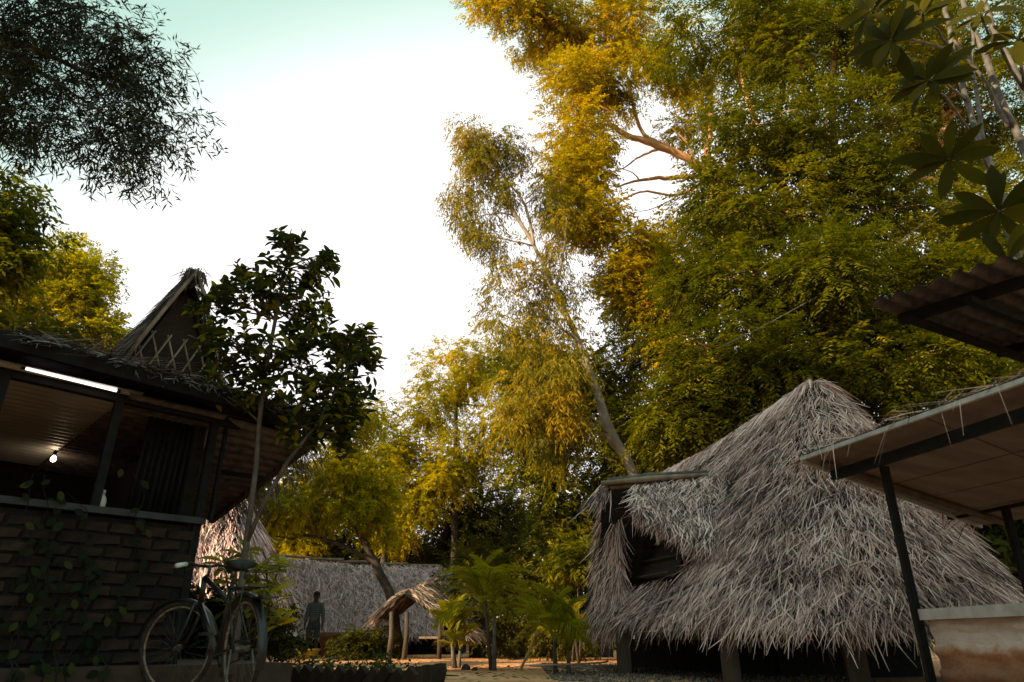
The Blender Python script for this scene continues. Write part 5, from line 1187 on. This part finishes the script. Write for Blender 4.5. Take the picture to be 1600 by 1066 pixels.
# ================================================================== SHRUBS
LEAF_VINE0 = leaf_mat('leaf_dim', [(0.0, (0.012, 0.016, 0.006)), (0.7, (0.03, 0.035, 0.008)), (1.0, (0.09, 0.08, 0.008))], 0.25, 0.6, 1.2)
def shrub(label, px, py, Y, blobs, sp, leafm, seed, rc=0.3, ns=40, scale=0.7, name='shrub', group=None, stems=5):
    rng = np.random.default_rng(seed); b = at(px, py, Y); root = thing(name, label, 'shrub', (b[0], Y, -0.03), group)
    bl = [px_blob(a, c, Y + dy, r, k, 0.9, 0.9) for a, c, dy, r, k in blobs]
    Vs = []; Fs = []; Rs = []; nv = 0
    for c, r, pts in crown_clumps(rng, bl):
        pts[:, 2] = np.maximum(pts[:, 2], 0.08); V, F, R = leaf_mass(rng, pts, c, rc, ns, sp, scale, 0.1); Vs.append(V); Fs.append(F + nv); Rs.append(R); nv += len(V)
        MB().tube(bez((b[0] + rng.normal() * 0.1, Y + rng.normal() * 0.1, -0.06), c, rng, 0.1, 5), [0.025, 0.02, 0.016, 0.012, 0.008], 5).build('stem', BARK_DARK, root)
    obj_fast('foliage', np.concatenate(Vs), np.concatenate(Fs), leafm, root, np.concatenate(Rs), kind='stuff'); return root
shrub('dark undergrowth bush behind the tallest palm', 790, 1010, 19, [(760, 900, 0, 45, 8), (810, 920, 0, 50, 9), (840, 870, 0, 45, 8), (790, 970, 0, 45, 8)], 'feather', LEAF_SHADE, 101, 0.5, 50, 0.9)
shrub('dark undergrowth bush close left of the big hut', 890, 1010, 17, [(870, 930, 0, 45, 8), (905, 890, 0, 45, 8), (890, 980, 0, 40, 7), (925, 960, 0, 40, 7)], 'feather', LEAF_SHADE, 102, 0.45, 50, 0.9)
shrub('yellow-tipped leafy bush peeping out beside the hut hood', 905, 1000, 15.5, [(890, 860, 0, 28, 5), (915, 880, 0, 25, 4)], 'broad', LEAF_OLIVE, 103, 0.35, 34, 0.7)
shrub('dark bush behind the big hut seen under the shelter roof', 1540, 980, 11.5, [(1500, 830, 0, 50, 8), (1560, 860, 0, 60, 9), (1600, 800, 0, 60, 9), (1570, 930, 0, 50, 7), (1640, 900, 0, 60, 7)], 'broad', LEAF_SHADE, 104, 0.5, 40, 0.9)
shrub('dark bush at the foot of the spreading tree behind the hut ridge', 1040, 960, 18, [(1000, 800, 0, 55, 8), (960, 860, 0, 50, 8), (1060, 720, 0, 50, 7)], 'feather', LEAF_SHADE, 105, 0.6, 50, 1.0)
shrub('white-flowered bush beside the standing person', 425, 1020, 13.5, [(425, 965, 0, 26, 7), (400, 985, 0, 26, 6), (440, 1000, 0, 14, 4)], 'broad', LEAF_SHADE, 106, 0.25, 40, 0.45)
shrub('dark low bush between the bicycle and the white-walled hut', 335, 1020, 8.6, [(330, 985, 0, 30, 8), (305, 1000, 0, 26, 6), (350, 1005, 0, 24, 6), (325, 945, 0.2, 18, 4)], 'broad', LEAF_VINE0, 108, 0.2, 34, 0.5)
shrub('dark low bush in front of the long hut beyond the flower bed', 560, 1020, 18.5, [(545, 1008, 0, 14, 5), (575, 1010, 0, 14, 5), (595, 1008, 0, 10, 3)], 'broad', LEAF_SHADE, 107, 0.3, 34, 0.6)

def broad_bush():
    rng = np.random.default_rng(111); Y = 8.6; b = at(395, 1000, Y)
    root = thing('rosette_bush', 'bush of long yellow-green leaves in rosettes behind the bicycle saddle', 'shrub', (b[0], Y, -0.03))
    shapes = [leaf_shape('leaf', L, W, 0.25, cu, r_, 0.5) for L, W, cu, r_ in ((0.25, 0.07, 0.25, 0.4), (0.27, 0.075, 0.4, 0.7), (0.22, 0.065, 0.15, 0.95), (0.25, 0.07, 0.4, 0.2))]
    for me in shapes: me.materials.append(LEAF_PALM)
    for px, py, dy in ((350, 875, 0), (385, 860, .2), (415, 885, 0), (370, 905, -.1), (405, 915, -.2), (430, 910, .1), (395, 945, -.2), (425, 945, 0), (360, 940, -.1), (440, 880, .3), (410, 975, -.1), (375, 975, 0), (400, 890, -.3), (420, 925, -.3), (385, 925, -.3), (435, 965, -.2), (350, 965, .1), (365, 1000, 0), (345, 985, -.2)):
        e = at(px, py, Y + dy); MB().tube(bez((b[0] + rng.normal() * 0.05, Y, -0.06), e, rng, 0.08, 5), [0.02, 0.016, 0.014, 0.012, 0.01], 6).build('stem', BARK_DARK, root)
        rosette(root, root, rng, e, np.array((rng.normal() * 0.3, -0.3, 1.0)), 16, shapes, 0.8)
broad_bush()
def flowers():
    rng = np.random.default_rng(112)
    for k, (px, py) in enumerate(((437, 953), (446, 955), (441, 957), (451, 960), (462, 991), (421, 956))):
        p = at(px, py, 13.1); mb = MB()
        for q in range(5):
            a = 2 * math.pi * q / 5; e = np.array((math.cos(a), -0.3, math.sin(a))); s = np.array((-math.sin(a), 0, math.cos(a)))
            mb.add([p, p + e * 0.03 + s * 0.016, p + e * 0.05, p + e * 0.03 - s * 0.016], [(0, 1, 2, 3)])
        FL.append(mb)
    root = [o for o in COL.objects if o.get('label') == 'white-flowered bush beside the standing person'][0]
    for mb in FL: mb.build('flower', PETAL, root)
FL = []
flowers()

# ivy on the brick wall
LEAF_VINE = leaf_mat('leaf_vine', [(0.0, (0.008, 0.011, 0.006)), (0.7, (0.02, 0.025, 0.008)), (1.0, (0.06, 0.055, 0.008))], 0.2, 0.6, 1.0)
VINE_STEM = solid_mat('vine_stem', (0.008, 0.006, 0.005), (0.02, 0.016, 0.013), 9, 0.9, bump=0)
def wall_ivy():
    rng = np.random.default_rng(115)
    sh = [leaf_shape('leaf', L, W, 0.15, 0.15, r_) for L, W, r_ in ((0.09, 0.06, 0.1), (0.07, 0.045, 0.3), (0.10, 0.06, 0.5), (0.08, 0.05, 0.82))]
    for me in sh: me.materials.append(LEAF_VINE)
    b = bp(-1.0, 0.33, -0.03); root = thing('climbing_vine', 'dark leafy vine climbing the brick wall left of the bicycle', 'vine', tuple(b)); off = world_loc(root)
    for k in range(7):
        s0 = rng.uniform(-1.35, -0.55); pts = [bp(s0, 0.33, -0.05), bp(s0 + rng.normal() * 0.05, 0.34, 0.22)]; s = s0; z = 0.3; top = rng.uniform(0.8, 2.3)
        while z < top:
            pts.append(bp(s, 0.03 if z < 1.35 else 0.07, z)); s += rng.normal() * 0.07; z += 0.12
        MB().tube(pts, list(np.linspace(0.006, 0.002, len(pts))), 5).build('stem', VINE_STEM, root)
        for p in pts[1:]:
            for q in range(rng.integers(1, 4) if p[2] < 1.3 else 1):
                o = link_mesh('leaf', sh[rng.choice((0, 0, 1, 1, 2, 3), )], None, root, tuple(Vector(p + np.array((*BN, 0)) * rng.uniform(0.01, 0.07) + rng.normal(size=3) * np.array((0.05, 0.05, 0.05))) - off)); o.rotation_mode = 'QUATERNION'
                o.rotation_quaternion = basis_quat(np.array((*BD, 0)) * rng.normal() + np.array((0, 0, -0.8)) + np.array((*BN, 0)) * 0.3, np.array((*BN, 0.3)))
wall_ivy()

# ================================================================== FLOWER BED, POTS, SMALL THINGS
def flower_bed():
    rng = random.Random(9)
    a = np.array((-2.25, 7.45)); b = np.array((-0.95, 6.85)); root = thing('flower_bed_edging', 'row of tilted dark bricks edging the flower bed by the bicycle', 'edging', (a[0], a[1], -0.03)); off = world_loc(root)
    me = bpy.data.meshes.new('brick'); me.from_pydata([(x * 0.11, y * 0.035, z * 0.05) for x in (-1, 1) for y in (-1, 1) for z in (-1, 1)], [], [(0, 1, 3, 2), (4, 6, 7, 5), (0, 4, 5, 1), (2, 3, 7, 6), (0, 2, 6, 4), (1, 5, 7, 3)]); me.materials.append(BRICK)
    d = nrm(b - a); L = np.linalg.norm(b - a); n = int(L / 0.125)
    for i in range(n + 1):
        p = a + d * (L * i / n); o = link_mesh('brick', me, None, root, tuple(Vector((p[0], p[1], 0.06 + rng.uniform(-.01, .015))) - off)); o.rotation_euler = (rng.uniform(-.06, .06), math.radians(-48) + rng.uniform(-.1, .1), math.atan2(d[1], d[0]) + rng.uniform(-.06, .06))
    c = b; e = np.array((-0.75, 8.6)); d2 = nrm(e - c)
    for i in range(1, 12):
        p = c + d2 * 0.14 * i; o = link_mesh('brick', me, None, root, tuple(Vector((p[0], p[1], 0.05)) - off)); o.rotation_euler = (0, math.radians(-45) + rng.uniform(-.1, .1), math.atan2(d2[1], d2[0]))
    g = np.random.default_rng(120); n = 60; O = np.stack([g.uniform(-2.2, -0.95, n), g.uniform(7.3, 8.6, n), np.full(n, 0.0)], 1)
    for k in range(7):
        x, y = g.uniform(-2.15, -1.15), g.uniform(7.5, 8.3); rr = thing('bed_plant', ['small dark plant in the flower bed nearest the bicycle', 'small dark plant second from the bicycle in the flower bed', 'low sprawling plant at the left of the flower bed', 'low dark plant in the middle of the flower bed', 'small leafy plant at the back of the flower bed', 'small dark plant right of the middle of the flower bed', 'small dark plant at the right end of the flower bed'][k], 'plant', (-2.15 + 0.17 * k, y, -0.03), 'plants in the flower bed')
        x = -2.15 + 0.17 * k; m = 16; O = np.array((x, y, 0.05)) + g.normal(size=(m, 3)) * np.array((0.07, 0.07, 0.04)); O[:, 2] = np.abs(O[:, 2]); D = g.normal(size=(m, 3)) * 0.6 + np.array((0, 0, 1.0))
        V, F, R = sprays(g, O, D, 0.14 + 0.12 * g.random(m), 7, 0.07, 0.03, 0.5, 0.8, 0.1, 0.2, 0.25, 0.5); obj_fast('foliage', V, F, LEAF_DARK, rr, R * 0.8, kind='stuff'); MB().tube([(x, y, -0.05), (x, y, 0.12)], 0.006, 5).build('stem', BARK_DARK, rr)
flower_bed()
def pot(label, px, py, Y, r, h):
    p = at(px, py, Y); t = thing('clay_pot', label, 'pot', (p[0], Y, -0.03)); 
    MB().lathe((p[0], Y, -0.04), [(r * 0.7, 0), (r * 0.95, h * 0.8), (r, h * 0.82), (r, h), (r * 0.86, h), (r * 0.8, h * 0.7)], 18).build('body', TERRACOTTA, t)
    MB().lathe((p[0], Y, h * 0.62), [(r * 0.8, 0), (r * 0.8, 0.02)], 14).build('soil', MORTAR, t)
pot('large red clay pot to the right of the standing person', 514, 1015, 20.0, 0.28, 0.62)
pot('lower red clay pot right of the large one, before the long hut', 532, 1018, 19.6, 0.26, 0.42)
pot('small red clay pot to the left of the standing person', 452, 1020, 19.0, 0.2, 0.32)
def bin_lid():
    p = at(480, 1020, 18.5); t = thing('yellow_basin', 'low yellow basin on the ground before the standing person', 'basin', (p[0], 18.5, -0.03))
    MB().lathe((p[0], 18.5, -0.04), [(0.22, 0), (0.30, 0.2), (0.33, 0.21), (0.33, 0.235), (0.28, 0.23), (0.2, 0.05)], 20).build('bowl', YELLOW, t)
YELLOW = solid_mat('yellow_plastic', (0.22, 0.19, 0.02), (0.30, 0.26, 0.03), 5, 0.5, bump=0)
bin_lid()
def small_bits():
    rng = np.random.default_rng(130)
    a = at(812, 1042, 11.5); b = at(840, 995, 11.8); t = thing('leaning_stick', 'brown stick leaning between the two front palms', 'stick', (a[0], 11.5, -0.03)); MB().tube([(a[0], 11.5, -0.04), (b + a) / 2, (b[0], 11.8, max(b[2], 0.55))], [0.022, 0.02, 0.016], 7).build('shaft', BARK_WARM, t)
    t = thing('garden_hose', 'loose loop of tan hose lying on the gravel left of the hut', 'hose', (1.0, 10.6, -0.03))
    MB().tube([(0.62 + 0.5 * math.cos(q) + 0.25 * q / 6, 10.7 + 0.3 * math.sin(q * 1.1), 0.02 + 0.015 * q) for q in np.linspace(0, 6.5, 34)], 0.013, 6).build('coil', HOSE, t)
    p = at(690, 1058, 9.0); t = thing('fallen_stick', 'dark stick lying flat on the sand in the foreground', 'stick', (p[0], 9.0, -0.03)); MB().tube([(p[0] - 0.45, 8.95, 0.01), (p[0], 9.02, 0.015), (p[0] + 0.2, 9.0, 0.01)], [0.012, 0.014, 0.008], 6).build('shaft', BARK_DARK, t)
    for lab, px, Y, r in (('small brown stone at the foot of the low palm', 728, 11.8, 0.07), ('smallest stone beside the tallest palm stem', 742, 11.6, 0.045)):
        x = at(px, 1040, Y)[0]; t = thing('stone', lab, 'stone', (x, Y, -0.03)); V = []; F = []
        mb = MB(); mb.lathe((x, Y, -0.04), [(r * 0.8, 0), (r * 1.05, r * 0.4), (r * 0.9, r * 0.9), (r * 0.5, r * 1.2), (r * 0.1, r * 1.3)], 9); mb.v = [tuple(np.array(v) + rng.normal(size=3) * r * 0.08) for v in mb.v]; mb.build('body', PLINTH, t)
    # overhead wire
    a, b = at(1120, 545, 11.5), at(1330, 430, 12.5); c = at(1560, 250, 13.5)
    w = thing('overhead_wire', 'thin slack wire strung through the spreading tree behind the hut', 'wire', tuple(a)); MB().tube([a + (b - a) * t + np.array((0, 0, -0.25 * t * (1 - t))) for t in np.linspace(0, 1, 10)] + [b + (c - b) * t + np.array((0, 0, -0.4 * t * (1 - t))) for t in np.linspace(0.1, 1, 9)], 0.008, 5).build('strand', CABLE, w)
    # gravel beside the hut and fallen leaves
    n = 5200; O = np.stack([rng.uniform(0.5, 4.0, n), rng.uniform(8.2, 14, n), np.full(n, 0.0)], 1); O[:, 2] = height(O[:, 0], O[:, 1]) - 0.022
    s = 0.012 + 0.022 * rng.random(n); tet = np.array(((1, 0, -.3), (-.5, .87, -.3), (-.5, -.87, -.3), (0, 0, .8))); V = (O[:, None, :] + tet[None] * s[:, None, None] * (0.7 + 0.6 * rng.random((n, 4, 1)))).reshape(-1, 3); i = np.arange(n)[:, None] * 4
    F = np.concatenate([i + np.array([f]) for f in ((0, 2, 1), (0, 1, 3), (1, 2, 3), (2, 0, 3))], 1).reshape(-1, 3); o = obj_fast('gravel', V, F, GRAVEL, None, np.repeat(rng.random(n), 4), kind='stuff'); tag(o, 'grey gravel scattered round the foot of the big hut', 'gravel')
    n = 2600; O = np.stack([rng.uniform(-6, 4, n), rng.uniform(7.5, 24, n), np.zeros(n)], 1); O[:, 2] = height(O[:, 0], O[:, 1]) - 0.018; V, F, R = sprays(rng, O, rng.normal(size=(n, 3)) * np.array((1, 1, 0.05)), np.full(n, 0.05), 1, 0.09, 0.035, 1, 0, -0.02, 0, 0.1, 0.3)
    V[:, 2] = np.maximum(V[:, 2], height(V[:, 0], V[:, 1]) - 0.024); o = obj_fast('fallen_leaves', V, F, LITTER, None, R, kind='stuff'); tag(o, 'brown fallen leaves scattered over the sand', 'leaf litter')
GRAVEL = strand_mat('gravel', [(0.0, (0.05, 0.038, 0.03)), (1.0, (0.28, 0.21, 0.17))])
LITTER = strand_mat('litter', [(0.0, (0.06, 0.035, 0.02)), (1.0, (0.30, 0.18, 0.10))])
small_bits()
def back_fence():
    t = thing('mesh_fence', 'low dark grey panel fence half hidden behind the palms', 'fence', (1.0, 19.8, -0.03))
    for i in range(9):
        x = -0.9 + 0.42 * i; MB().box((x, 20.2, 0.42), (0.40, 0.03, 0.95)).build('panel', FENCE, t)
    for i in range(5): MB().beam((-1.1 + 0.95 * i, 20.25, -0.06), (-1.1 + 0.95 * i, 20.25, 1.0), 0.06, 0.06, (0, 1, 0)).build('post', WOOD_POST, t)
FENCE = solid_mat('fence_panel', (0.05, 0.055, 0.06), (0.10, 0.105, 0.11), 5, 0.8, bump=0.1)
back_fence()
def sky_gap_strip():  # glowing rod added for the bright sky gap at the ceiling edge
    a, b = at(14, 578, 5.35), at(172, 614, 6.0); a = bp(-1.62, 0.10, 2.435); b = bp(-0.93, 0.10, 2.41)
    t = thing('tube_lamp', 'slim lit tube lamp along the front edge of the shelter ceiling', 'lamp', tuple((a + b) / 2)); MB().tube([a, b], 0.012, 8).build('tube', SKY_STRIP, t)
    for p, q in ((a, 1), (b, -1)): MB().tube([p, p - (b - a) / np.linalg.norm(b - a) * 0.03 * q], 0.016, 8).build('end_cap', STEEL_DARK, t)
SKY_STRIP = emit_mat('tube_glow', (1.0, 0.93, 0.82), 1.3)
sky_gap_strip()
